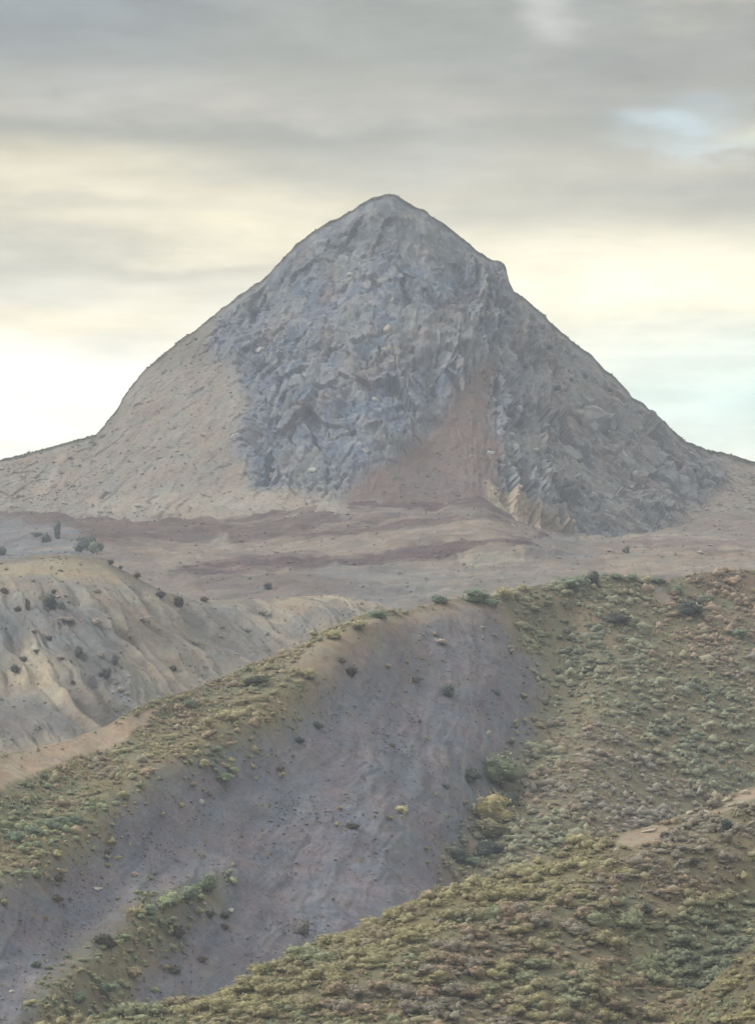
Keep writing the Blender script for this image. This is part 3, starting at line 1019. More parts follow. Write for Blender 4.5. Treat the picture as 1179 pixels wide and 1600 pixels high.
def trunk_mesh():
    bm = bmesh.new()
    rings = []
    r = random.Random(5)
    for z, rad in ((-0.06, 0.075), (0.12, 0.055), (0.30, 0.042), (0.55, 0.02)):
        ox, oy = r.uniform(-.02, .02), r.uniform(-.02, .02)
        rings.append([bm.verts.new((ox + rad * math.cos(k * math.tau / 6), oy + rad * math.sin(k * math.tau / 6), z)) for k in range(6)])
    for a, b in zip(rings, rings[1:]):
        for k in range(6):
            bm.faces.new((a[k], a[(k + 1) % 6], b[(k + 1) % 6], b[k]))
    for ang in (0.4, 2.5, 4.4):                       # limbs
        tip = Vector((0.24 * math.cos(ang), 0.24 * math.sin(ang), 0.55))
        root = Vector((0.02 * math.cos(ang), 0.02 * math.sin(ang), 0.2))
        side = Vector((-math.sin(ang), math.cos(ang), 0)) * 0.025
        up = Vector((0, 0, 0.03))
        v = [bm.verts.new(root + side), bm.verts.new(root - side), bm.verts.new(root + up), bm.verts.new(tip)]
        for f in ((0, 1, 3), (1, 2, 3), (2, 0, 3)):
            bm.faces.new([v[i] for i in f])
    me = bpy.data.meshes.new('trunk')
    bm.to_mesh(me)
    bm.free()
    me.materials.append(BARK)
    return me


TRUNK = trunk_mesh()

# foliage colours
DK = (0.085, 0.105, 0.100)      # dark blue green
DG = (0.180, 0.225, 0.175)      # dark green
GR = (0.300, 0.340, 0.235)      # mid green
OL = (0.350, 0.330, 0.220)      # olive
YG = (0.385, 0.360, 0.215)      # yellow green
RU = (0.380, 0.295, 0.235)      # rusty
GY = (0.325, 0.298, 0.280)      # grey twiggy
BR = (0.105, 0.090, 0.078)      # dark brown
TA = (0.350, 0.295, 0.215)      # straw

prng = random.Random(21)


def place_plant(px, py, hill, wpx, hpx, colour, label, group=None, shape=None):
    """a shrub or tree rooted where this point of the photograph meets the named slope"""
    h = HILLS[hill]
    p = h.at(px, py + hpx * 0.42)
    mpp = p[1] / F
    grow = {g1: 1.35, g3: 1.3, g6: 1.25, g8: 1.25, g5: 1.1}.get(group, 1.0)
    w, t = wpx * mpp * 1.1 * grow, hpx * mpp * 1.15 * grow
    if shape is None:
        shape = 'tall' if hpx > 1.3 * wpx else ('low' if hpx < 0.62 * wpx else 'shrub')
    unit = {'shrub': 0.78, 'low': 0.5, 'tree': 1.05, 'tall': 1.75}[shape]
    me = prng.choice(CROWNS[shape])
    rz = prng.uniform(0, math.tau)
    name = 'tree' if shape in ('tree', 'tall') else 'shrub'
    v = prng.uniform(0.9, 1.1) * (1.9 if group == g4 else 1.25)
    colr = (colour[0] * v, colour[1] * v, colour[2] * v, 1)
    if name == 'tree':
        root = bpy.data.objects.new(name, None)
        COL.objects.link(root)
        root.location = p
        root.rotation_euler = (0, 0, rz)
        root.scale = (w, w, t / unit)
        for nm, data in (('crown', me), ('trunk', TRUNK)):
            o = bpy.data.objects.new(nm, data)
            COL.objects.link(o)
            o.parent = root
            o.color = colr if nm == 'crown' else (1, 1, 1, 1)
            if nm == 'crown':
                o.location = (0, 0, 0.12)
    else:
        root = bpy.data.objects.new(name, me)
        COL.objects.link(root)
        root.location = p - np.array((0, 0, 0.04 * t))
        root.rotation_euler = (0, 0, rz)
        f = prng.uniform(0.8, 1.15)
        root.scale = (w * f, w / f, t / unit)
        root.color = colr
    root['label'] = label
    root['category'] = name
    if group:
        root['group'] = group
    return root


g1 = 'trees on the bluish slope behind the left knoll'
g2 = 'dark shrubs dotting the gullied left hill'
g3 = 'shrubs along the crest of the middle hill'
g4 = 'dark shrubs on the grey scree'
g5 = 'dark green shrubs on the scrubby ridge at left'
g6 = 'trees in the gully beside the scree'
g7 = 'dark shrubs on the right shoulder of the peak'
g8 = 'green shrubs on the tongue at the lower left'
PLANTS = [
    # bluish slope behind the knoll
    (6, 862, 'B', 12, 12, DK, 'dark bush at the left picture edge behind the knoll', g1),
    (56, 836, 'B', 13, 7, DK, 'flat dark bush, westernmost of the row behind the knoll', g1),
    (73, 843, 'B', 13, 13, DK, 'round dark bush just left of the slender tall tree', g1),
    (91, 834, 'B', 12, 22, DK, 'slender tall tree standing alone behind the pale knoll', g1),
    (126, 846, 'B', 12, 10, DK, 'upper left bush of the dark clump above the knoll', g1),
    (140, 845, 'B', 12, 9, DK, 'topmost bush of the dark clump above the knoll', g1),
    (127, 858, 'B', 15, 14, DK, 'lower left tree of the dark clump above the knoll', g1, 'tree'),
    (145, 860, 'B', 14, 15, DG, 'lower right tree of the dark clump above the knoll', g1, 'tree'),
    (156, 856, 'B', 12, 11, DK, 'rightmost bush of the dark clump above the knoll', g1),
    (136, 853, 'B', 16, 14, (0.09, 0.115, 0.105), 'grey green tree in the middle of the clump above the knoll', g1, 'tree'),
    # knoll and gullied hill
    (173, 876, 'L', 9, 8, BR, 'small brown shrub on the crest right of the dark clump', g2),
    (190, 884, 'L', 8, 6, BR, 'tiny brown shrub half way down the knoll crest', g2),
    (217, 896, 'L', 10, 10, BR, 'brown shrub low on the crest where the knoll ends', g2),
    (252, 929, 'L', 21, 12, (0.05, 0.045, 0.05), 'wide blackish shrub, left of the pair below the knoll', g2),
    (281, 940, 'L', 18, 20, (0.05, 0.042, 0.044), 'tall blackish bush, right of the pair below the knoll', g2),
    (316, 933, 'L', 17, 8, BR, 'flat dark shrub to the right of the tall blackish bush', g2),
    (421, 917, 'B', 15, 13, (0.05, 0.042, 0.044), 'lone dark shrub on the flat below the terraces', g2),
    (7, 923, 'L', 11, 11, BR, 'brown shrub at the picture edge below the knoll top', g2),
    (27, 950, 'L', 9, 9, BR, 'small round shrub left of the tall narrow one', g2),
    (43, 947, 'L', 12, 18, BR, 'tall narrow dark shrub left of the green bush', g2),
    (52, 906, 'L', 10, 6, GY, 'faint grey shrub on the pale knoll top', g2),
    (84, 923, 'L', 13, 7, BR, 'flat brown shrub just above the green bush', g2),
    (78, 942, 'L', 22, 26, (0.075, 0.095, 0.085), 'large green bush, biggest on the gullied hill', g2, 'tree'),
    (98, 949, 'L', 13, 15, DK, 'dark bush touching the right of the large green bush', g2),
    (102, 966, 'L', 28, 8, GY, 'long grey strip of shrub under the large green bush', g2),
    (57, 986, 'L', 15, 9, GY, 'grey shrub above the flat one in the middle of the hill', g2),
    (77, 997, 'L', 18, 9, BR, 'flat dark shrub in the middle of the gullied hill', g2),
    (121, 1018, 'L', 17, 20, DK, 'upright dark blue shrub left of the forked one', g2, 'shrub'),
    (112, 1036, 'L', 8, 8, DK, 'tiny shrub just below the upright dark blue one', g2),
    (95, 1028, 'L', 14, 8, GY, 'faint grey shrub left of the upright dark blue one', g2),
    (39, 1029, 'L', 20, 10, DK, 'wide dark shrub above the pale earth patch', g2),
    (25, 1046, 'L', 15, 14, DK, 'round dark shrub left of the pale earth patch', g2),
    (57, 1018, 'L', 11, 8, BR, 'small brown shrub at the top of the pale earth patch', g2),
    (179, 1030, 'L', 13, 20, DK, 'forked dark shrub near the lower middle of the hill', g2, 'shrub'),
    (160, 1022, 'L', 14, 14, GY, 'grey shrub touching the forked dark one', g2),
    (164, 1052, 'L', 17, 18, (0.08, 0.08, 0.082), 'dark grey shrub below the forked one', g2),
    (186, 1077, 'L', 12, 9, GY, 'faint shrub low on the gullied hill', g2),
    (201, 1084, 'L', 11, 8, GY, 'lowest faint shrub near the foot of the gullied hill', g2),
    (229, 968, 'L', 24, 14, GY, 'wide faint grey shrub right of centre on the gullied hill', g2),
    (151, 971, 'L', 20, 12, GY, 'faint grey shrub right of the large green bush', g2),
    (151, 922, 'L', 17, 8, GY, 'faint flat shrub under the right end of the knoll', g2),
    (271, 1043, 'L', 10, 9, BR, 'small brown shrub alone on the smooth pale slope', g2),
    (305, 1003, 'L', 15, 8, GY, 'faint shrub on the streaked slope right of the hill', g2),
    (113, 1067, 'L', 9, 8, BR, 'small shrub right of the pale earth patch', g2),
    (384, 983, 'L', 12, 10, GY, 'grey shrub on the streaked slope left of the pale banks', g2),
    (407, 955, 'L', 20, 10, GY, 'long grey shrub at the left end of the pale banks', g2),
    # crest of the middle hill
    (595, 962, 'M', 26, 12, DG, 'dark low shrub at the tip of the scrubby ridge', g3),
    (560, 976, 'M', 30, 12, OL, 'olive shrub strip below the tip of the scrubby ridge', g3),
    (525, 992, 'M', 26, 12, OL, 'olive shrub lower down the scrubby ridge crest', g3),
    (683, 937, 'M', 26, 11, DG, 'flat dark shrub alone on the bare crest', g3),
    (745, 935, 'M', 34, 18, DG, 'rounded dark green tree where the crest scrub begins', g3, 'tree'),
    (768, 942, 'M', 24, 12, DG, 'dark shrub touching the right of the rounded crest tree', g3),
    (786, 927, 'M', 24, 14, OL, 'olive shrub on the crest above the tan bank', g3),
    (815, 918, 'M', 20, 10, OL, 'small olive shrub on the crest left of the dark trees', g3),
    (900, 912, 'M', 44, 18, DG, 'widest dark green shrub on the middle hill crest', g3),
    (928, 908, 'M', 22, 18, DK, 'dark tree at the right end of the widest crest shrub', g3, 'tree'),
    (962, 901, 'M', 22, 9, DG, 'left one of two flat shrubs at the hill top', g3),
    (985, 902, 'M', 22, 9, DG, 'right one of two flat shrubs at the hill top', g3),
    (1030, 908, 'M', 24, 9, DG, 'flat dark shrub at the top of the pale cut', g3),
    (1059, 924, 'M', 18, 14, DG, 'dark shrub right below the pale cut', g3),
    (1078, 955, 'M', 36, 18, DK, 'large dark shrub on the green slope below the pale cut', g3, 'tree'),
    (1150, 990, 'M', 26, 12, DG, 'dark shrub near the right edge under the rusty crest', g3),
    (956, 968, 'M', 34, 14, (0.095, 0.1, 0.095), 'grey green shrub patch high on the green slope', g3),
    (1140, 908, 'M', 20, 10, RU, 'rusty shrub on the reddish right end of the crest', g3),
    # scree
    (702, 1077, 'M', 28, 20, DK, 'largest dark shrub in the upper scree', g4),
    (776, 1082, 'M', 20, 12, DK, 'dark shrub right of the largest one in the scree', g4),
    (651, 1062, 'M', 20, 10, (0.09, 0.09, 0.095), 'faint dark shrub left of the largest one in the scree', g4),
    (687, 1001, 'M', 20, 9, GY, 'faint shrub at the top of the scree', g4),
    (613, 1163, 'M', 11, 9, BR, 'tiny dark shrub alone in the middle of the scree', g4),
    (552, 1291, 'M', 17, 11, (0.05, 0.05, 0.05), 'small black shrub in the lower middle of the scree', g4),
    (628, 1264, 'M', 24, 14, OL, 'small olive shrub alone on the lower scree', g4),
    (438, 1200, 'M', 15, 9, BR, 'small dark shrub at the upper left of the scree', g4),
    (326, 1241, 'M', 13, 8, BR, 'tiny dark shrub next to the pale stone on the scree edge', g4),
    (473, 1447, 'M', 26, 22, (0.105, 0.102, 0.108), 'round grey shrub low on the scree near the near slope', g4),
    (275, 1513, 'M', 26, 18, (0.105, 0.102, 0.105), 'grey shrub at the bottom of the scree', g4),
    (318, 1498, 'M', 18, 10, BR, 'flat brown shrub right of the grey shrub at the scree bottom', g4),
    (351, 1447, 'M', 13, 11, BR, 'small shrub under the dark pair on the scree', g4),
    (326, 1427, 'M', 20, 11, (0.06, 0.058, 0.05), 'left one of a dark pair below the green tongue', g4),
    (352, 1429, 'M', 26, 11, (0.06, 0.058, 0.05), 'right one of a dark pair below the green tongue', g4),
    (168, 1330, 'M', 14, 10, BR, 'small dark shrub on the left edge of the scree', g4),
    (209, 1365, 'M', 12, 9, GY, 'faint shrub on the scree above the green tongue', g4),
    (56, 1505, 'M', 14, 12, DK, 'lone dark shrub in the bottom left corner scree', g4),
    (697, 1228, 'M', 19, 11, DK, 'small dark shrub at the right edge of the scree', g4),
    # scrubby ridge
    (550, 1050, 'M', 20, 16, (0.05, 0.048, 0.045), 'darkest shrub on the ridge above the scree', g5),
    (489, 1054, 'M', 22, 16, OL, 'round olive shrub left of the darkest ridge shrub', g5),
    (464, 1050, 'M', 16, 14, OL, 'smaller olive shrub beside the round one on the ridge', g5),
    (532, 1032, 'M', 13, 9, BR, 'small brown shrub above the darkest ridge shrub', g5),
    (402, 1062, 'M', 40, 14, (0.085, 0.09, 0.075), 'long dark shrub strip on the ridge flank', g5),
    (300, 1100, 'M', 22, 16, DG, 'dark shrub under the pale bare strip end', g5),
    (356, 1118, 'M', 28, 18, OL, 'olive shrub in the middle of the ridge flank', g5),
    (397, 1131, 'M', 15, 13, RU, 'rusty shrub in the middle of the ridge flank', g5),
    (496, 1133, 'M', 17, 11, DK, 'dark shrub at the upper edge of the scree', g5),
    (466, 1156, 'M', 13, 11, DK, 'small dark shrub at the edge of ridge and scree', g5),
    (349, 1216, 'M', 30, 15, DG, 'green shrub on the edge between ridge and scree', g5),
    (362, 1204, 'M', 20, 12, GR, 'mid green shrub just above the one on the scree edge', g5),
    (122, 1281, 'M', 20, 14, DG, 'right end shrub of the dark green row at left', g5),
    (102, 1284, 'M', 22, 15, DG, 'second shrub from the right in the dark green row', g5),
    (76, 1288, 'M', 24, 16, DG, 'middle shrub of the dark green row at left', g5),
    (51, 1298, 'M', 28, 17, DG, 'second shrub from the left in the dark green row', g5),
    (26, 1306, 'M', 30, 18, DG, 'left end shrub of the dark green row', g5),
    (92, 1373, 'M', 17, 11, BR, 'brown shrub on the lower left ridge flank', g5),
    (89, 1404, 'M', 18, 11, BR, 'brown shrub at the left end of the scree edge', g5),
    # green tongue
    (326, 1385, 'M', 28, 26, DG, 'tallest dark green tree at the top of the tongue', g8, 'tree'),
    (296, 1396, 'M', 30, 20, DG, 'dark green bush second from the top of the tongue', g8),
    (274, 1404, 'M', 26, 18, GR, 'mid green bush in the middle of the tongue row', g8),
    (254, 1411, 'M', 26, 18, GR, 'mid green bush lower in the tongue row', g8),
    (234, 1422, 'M', 24, 16, DG, 'dark bush at the lower end of the tongue row', g8),
    (212, 1424, 'M', 22, 13, OL, 'olive bush left of the tongue row', g8),
    (275, 1457, 'M', 36, 18, (0.075, 0.072, 0.065), 'wide dark brown bush under the tongue row', g8),
    (252, 1444, 'M', 16, 12, DG, 'small bush between tongue row and wide brown bush', g8),
    (163, 1472, 'M', 30, 20, (0.085, 0.085, 0.07), 'dark bush in the lower part of the tongue', g8),
    (206, 1521, 'M', 20, 15, TA, 'straw coloured bush near the bottom of the tongue', g8),
    (160, 1545, 'M', 34, 18, DG, 'dark green bush near the bottom left corner', g8),
    (125, 1558, 'M', 30, 16, DG, 'lowest dark green bush in the bottom left corner', g8),
    # gully trees
    (768, 1272, 'M', 52, 38, (0.34, 0.31, 0.18), 'big yellowish round tree beside the scree gully', g6, 'tree'),
    (790, 1252, 'M', 44, 24, DK, 'dark shrub behind the big yellowish gully tree', g6),  # shadow among the gully trees put into this shrub's dark colour
    (783, 1212, 'M', 60, 42, (0.19, 0.22, 0.16), 'broad green tree above the yellowish gully tree', g6, 'tree'),
    (734, 1212, 'M', 30, 20, DK, 'dark bush left of the broad green gully tree', g6),
    (764, 1300, 'M', 48, 26, (0.24, 0.235, 0.16), 'olive tree in front of the yellowish gully tree', g6, 'tree'),
    (758, 1326, 'M', 42, 22, DK, 'dark bush at the foot of the gully trees', g6),
    (722, 1338, 'M', 28, 18, DK, 'dark bush where the gully meets the near slope', g6),
    (745, 1348, 'M', 30, 16, DG, 'lowest bush in the gully at the near crest', g6),
    # near slope
    (1007, 1421, 'N', 24, 18, (0.045, 0.06, 0.055), 'small very dark green shrub on the near slope'),
    (1136, 1290, 'N', 19, 17, (0.05, 0.065, 0.06), 'very dark green shrub under the pale rocks at right'),
    (1110, 1240, 'N', 22, 10, BR, 'dark shrub on the crest above the pale rocks'),
    (1088, 1345, 'N', 22, 16, BR, 'brown shrub below the pale rocks on the near slope'),
    (1040, 1304, 'N', 22, 12, BR, 'dark shrub cutting into the pale earth bank'),
    # right shoulder of the peak
    (779, 576, 'P', 11, 11, DK, 'left one of two shrubs high on the peak right flank', g7),
    (821, 571, 'P', 9, 9, DK, 'right one of two shrubs high on the peak right flank', g7),
    (892, 594, 'P', 9, 9, DK, 'third shrub in the slanting row on the peak shoulder', g7),
    (913, 588, 'P', 10, 9, DK, 'topmost shrub in the slanting row on the peak shoulder', g7),
    (870, 605, 'P', 10, 10, DK, 'second shrub in the slanting row on the peak shoulder', g7),
    (858, 619, 'P', 13, 11, DK, 'lowest shrub in the slanting row on the peak shoulder', g7),
    (953, 607, 'P', 9, 8, DK, 'shrub near the skyline right of the slanting row', g7),
    (883, 657, 'P', 10, 12, DK, 'left one of two shrubs below the slanting row', g7),
    (905, 658, 'P', 9, 10, DK, 'right one of two shrubs below the slanting row', g7),
    (780, 718, 'P', 11, 9, DK, 'dark shrub beside the brown scree fan', g7),
    (905, 720, 'P', 10, 9, DK, 'dark shrub in the middle of the right boulder field', g7),
    (886, 755, 'P', 13, 12, DK, 'biggest shrub in the lower boulder field', g7),
    (865, 752, 'P', 10, 9, DK, 'shrub left of the biggest in the lower boulder field', g7),
    (910, 760, 'P', 10, 9, DK, 'shrub right of the biggest in the lower boulder field', g7),
    (873, 782, 'P', 11, 9, DK, 'lowest shrub near the foot of the boulder field', g7),
    (953, 678, 'P', 10, 10, DK, 'shrub next to the pale block on the right flank', g7),
    (1084, 735, 'P', 20, 9, DK, 'flat shrub low on the far right of the peak', g7),
    (764, 437, 'P', 9, 11, DK, 'shrub just below the notch on the right skyline', g7),
    (662, 451, 'P', 8, 8, DK, 'small shrub high in the middle of the rock face', g7),
    (857, 541, 'P', 9, 9, DK, 'faint shrub under the right skyline', g7),
    (978, 858, 'B', 11, 13, DK, 'lone dark shrub on the flat right of the peak foot', g7),
]
for rec in PLANTS:
    px, py, hl, w, t, colr, lab = rec[:7]
    place_plant(px, py, hl, w, t, colr, lab, rec[7] if len(rec) > 7 else None, rec[8] if len(rec) > 8 else None)

# ------------------------------------------------------------------ scrub: the largest as shrubs of their own, the rest as one mass
def scatter():
    kinds = []
    recs = []       # position, size, colour, screen size, hill key
    r = np.random.default_rng(11)

    def pick(h, key, n, size, size_sd, palette_fn, dens):
        m = h.front & (h.vrow > h.nb)
        w = dens * m
        w = w * np.linalg.norm(np.gradient(h.P.reshape(h.R, h.C, 3), axis=0).reshape(-1, 3), axis=1) * h.width
        w = w * np.where((h.qx < -60) | (h.qx > 1240), 0.45, 1.0)
        w = w / w.sum()
        idx = r.choice(len(w), n, p=w)
        P = h.P[idx] + r.normal(size=(n, 3)) * np.array((0.3, 0.3, 0.0))
        s = size * np.exp(np.clip(r.normal(size=n), -2.2, 1.6) * size_sd)
        c = palette_fn(h.P[idx], h.qx[idx], h.qy[idx], n)
        keep = 0.70 if key in 'MN' else 1.0          # neighbours share soil and season: no shrub strays far from the mean
        kinds.append(c)
        c = c * keep + c.mean(0) * (1 - keep)
        for k in range(n):
            recs.append((P[k], s[k], c[k], key, h.qx[idx[k]], h.qy[idx[k]], kinds[-1][k]))

    def mixpal(weights):
        cols = np.array([q[0] for q in weights])
        def f(n, shift):
            ws = np.array([q[1] for q in weights], float)
            cum = np.cumsum(ws / ws.sum())
            return cols[np.minimum(np.searchsorted(cum, shift), len(cols) - 1)]
        return f

    right = mixpal([(DG, 1.6), (GR, 3.4), (OL, 2.2), (RU, 2.2), (GY, 1.6)])
    upper = mixpal([(DG, 0.4), (OL, 1.8), (TA, 0.8), (RU, 3.0), (GY, 1.0)])
    strip = mixpal([(DG, 0.6), (GR, 1.2), (OL, 1.8), (YG, 2.4), (RU, 2.0), (TA, 0.5)])
    near = mixpal([(DG, 1.6), (GR, 2.6), (OL, 2.2), (YG, 0.4), (RU, 1.9), (GY, 1.6)])
    nyel = mixpal([(GR, 1.4), (OL, 1.8), (YG, 5.0), (RU, 0.2), (TA, 0.3)])

    def shiftnoise(P, n, sc, off):
        v = fbm(P, sc, 3, off=off) * 1.6 + 0.5 + r.normal(size=n) * 0.11
        return np.clip(v, 0.001, 0.999)

    def mid_pal(P, qx, qy, n):
        a, b = right(n, shiftnoise(P, n, 46, 3)), strip(n, shiftnoise(P, n, 28, 4))
        u3 = upper(n, shiftnoise(P, n, 18, 8))
        d = qy - curve(MID_CREST, qx)
        hi = r.random(n) < sstep(150, 50, d)
        b = np.where(hi[:, None], u3, b)
        fresh = (r.random(n) < 0.8 * sstep(260, 120, qx) * sstep(1200, 1260, qy) * sstep(1400, 1330, qy)) | ((r.random(n) < 0.6) & (qy > 1380))
        b = np.where(fresh[:, None], np.where((r.random(n) < 0.5)[:, None], np.array(GR), np.array((0.235, 0.300, 0.190))), b)
        a = a * 0.85 + a.mean(1, keepdims=True) * 0.15 + 0.025
        red = r.random(n) < 0.85 * sstep(950, 1110, qx) * sstep(170, 60, d)
        a = np.where(red[:, None], np.array((0.37, 0.280, 0.230)), a)
        return np.where((qx > 690)[:, None], a, b)

    def near_pal(P, qx, qy, n):
        d = qy - curve(NEAR_CREST, qx)
        a, b = near(n, shiftnoise(P, n, 24, 5)), nyel(n, shiftnoise(P, n, 16, 6))
        k = (r.random(n) < sstep(160, 40, d) * sstep(1050, 820, qx))
        return np.where(k[:, None], b, a)

    mh = mid_hill
    dens = (1 - mh.bare) ** 1.2 * (0.45 + sstep(-0.3, 0.25, fbm(mh.P, 11, 4, off=2)))
    rightm = dens * (mh.qx > 690) * sstep(1460, 1380, mh.qy)
    leftm = dens * (mh.qx <= 690)
    pick(mh, 'M', 7000, 2.15, 0.58, mid_pal, rightm)
    pick(mh, 'M', 3300, 1.8, 0.55, mid_pal, leftm)
    pick(mh, 'M', 40, 0.9, 0.3, mid_pal, mh.scree * sstep(0.0, 0.5, fbm(mh.P, 20, 3, off=32)))
    ridge_d = np.exp(-((mh.qy - curve(MID_CREST, mh.qx) - 5) / 6.0) ** 2) * (mh.qx < 640) * mh.front * (1 - 0.8 * mh.tan)
    pick(mh, 'M', 330, 1.0, 0.3, lambda P, qx, qy, n: strip(n, np.clip(r.random(n) * 0.6, 0, 1)), ridge_d)
    nh = near_hill
    densn = (1 - nh.bare) ** 1.5 * (0.45 + sstep(-0.3, 0.25, fbm(nh.P, 7, 4, off=2))) * (nh.qy < 1660)
    pick(nh, 'N', 7000, 1.7, 0.58, near_pal, densn)
    pick(corner, 'C', 1100, 1.6, 0.3, lambda P, qx, qy, n: nyel(n, r.random(n)), (1 - corner.bare) * (corner.qy < 1680))
    # tufts added to draw the dark edge fringe along the peak skyline
    pk = peak
    rim = np.exp(-((pk.qy - curve(CREST, pk.qx)) / 2.5) ** 2) * pk.front * (pk.qx > -20) * (pk.qx < 1200)
    pick(pk, 'P', 900, 1.3, 0.4, lambda P, qx, qy, n: np.tile(np.array(DG), (n, 1)), rim)
    return recs


RECS = scatter()
inview = [i for i, q in enumerate(RECS) if 5 < q[4] < 1174 and q[5] < 1590 and q[3] in 'MNC']
inview.sort(key=lambda i: -RECS[i][1] / RECS[i][0][1])
named = set(inview[:max(0, 290 - len([q for q in PLANTS]))])


SIZES = sorted(RECS[i][1] / RECS[i][0][1] for i in named)
BIG, MEDIUM = SIZES[int(len(SIZES) * 0.75)], SIZES[int(len(SIZES) * 0.4)]


def where_label(rec):
    """how a shrub looks, where it grows, and the group it belongs to"""
    P, s, c, key, qx, qy, kind = rec
    kind = tuple(float(x) for x in np.round(kind, 3))
    colour = {DG: 'dark green', GR: 'mid green', OL: 'olive', YG: 'yellow green', RU: 'rusty brown', GY: 'grey twiggy',
              TA: 'straw coloured'}.get(kind, 'olive')
    ang = s / P[1]
    size = 'large' if ang > BIG else 'medium' if ang > MEDIUM else 'small'
    look = f'{size} {colour}'
    if key == 'C':
        return look, 'on the corner slope at lower right', 'shrubs on the corner slope'
    if key == 'N':
        d = qy - float(curve(NEAR_CREST, qx))
        band = 'on crest of' if d < 45 else 'midway down' if d < 150 else 'low on'
        zone = ('below grey scree' if qx < 620 else 'below gully trees' if qx < 860 else
                'below tan earth bank' if qx < 1060 else 'below pale rocks')
        return look, f'{band} near slope {zone}', 'shrubs on the near slope'
    if qx > 690:
        zone = 'high on' if qy < 1020 else 'midway down' if qy < 1160 else 'low on'
        side = 'beside scree' if qx < 900 else 'near picture edge' if qx > 1060 else 'away from scree'
        return look, f'{zone} green slope {side}', 'shrubs on the green slope right of the scree'
    zone = 'at upper end' if qx > 400 else 'in the middle' if qx > 180 else 'at lower end'
    return look, f'{zone} of ridge left of scree', 'shrubs on the ridge left of the scree'


ORD = ['leftmost', 'second from left', 'third from left', 'fourth from left', 'fifth from left', 'sixth from left',
       'seventh from left', 'eighth from left', 'ninth from left', 'tenth from left', 'eleventh from left', 'twelfth from left', 'thirteenth from left', 'fourteenth from left', 'fifteenth from left',
       'sixteenth from left', 'seventeenth from left', 'eighteenth from left', 'nineteenth from left', 'twentieth from left']
FAMILY = {}
for i in sorted(named, key=lambda i: RECS[i][4]):
    FAMILY.setdefault(where_label(RECS[i]), []).append(i)
for (look, place, grp), members in FAMILY.items():
    for k, i in enumerate(members):
        P, s, c, key, qx, qy, _ = RECS[i]
        o = bpy.data.objects.new('shrub', prng.choice(CROWNS['shrub']))
        COL.objects.link(o)
        o.location = P - np.array((0, 0, 0.08 * s))
        o.rotation_euler = (0, 0, prng.uniform(0, math.tau))
        o.scale = (s, s, s * prng.uniform(0.6, 0.95))
        o.color = (*[float(x) for x in c], 1)
        if len(members) == 1:
            lab = f'{look} shrub {place}'
        else:
            lab = f'{ORD[min(k, 19)]} of {look} shrubs {place}'
        o['label'], o['category'], o['group'] = lab, 'shrub', grp


def build_mass():
    near_t = [crown_mesh(500 + k, 54, 'shrub') for k in range(6)]
    far_t = [crown_mesh(540 + k, 30, 'shrub') for k in range(6)]
    r = np.random.default_rng(3)
    VV, TT, CC, n0 = [], [], [], 0
    buckets = {}
    for i in range(len(RECS)):
        if i not in named:
            buckets.setdefault((RECS[i][3] in 'NC', int(r.integers(6))), []).append(i)
    for (is_near, k), ids in buckets.items():
        V, T, tone = (near_t if is_near else far_t)[k]
        n = len(ids)
        pos = np.array([RECS[i][0] for i in ids])
        s = np.array([RECS[i][1] for i in ids])
        col = np.array([RECS[i][2] for i in ids]) * r.uniform(0.88, 1.15, (n, 1))
        a = r.uniform(0, 6.283, n)
        ca, sa = np.cos(a), np.sin(a)
        f = np.exp(r.normal(size=n) * 0.28)[:, None]          # some sprawl along the slope, some stand narrow
        x = (V[None, :, 0] * ca[:, None] - V[None, :, 1] * sa[:, None]) * s[:, None] * f
        y = (V[None, :, 0] * sa[:, None] + V[None, :, 1] * ca[:, None]) * s[:, None] / f
        z = V[None, :, 2] * (s * r.uniform(0.32, 0.85, n))[:, None] - 0.08 * s[:, None]
        W = np.stack([x, y, z], -1) + pos[:, None, :]
        VV.append(W.reshape(-1, 3))
        TT.append((T[None] + (np.arange(n) * len(V))[:, None, None] + n0).reshape(-1, 3))
        CC.append((col[:, None, :] * tone[None, :, None]).reshape(-1, 3))
        n0 += n * len(V)
    o = mesh_np('scrub', np.concatenate(VV), np.concatenate(TT), LEAF_VC, np.concatenate(CC), True)
    o['kind'] = 'stuff'
    o['label'] = 'olive, yellow green and rusty scrub covering the hillsides'
    o['category'] = 'scrub'


build_mass()


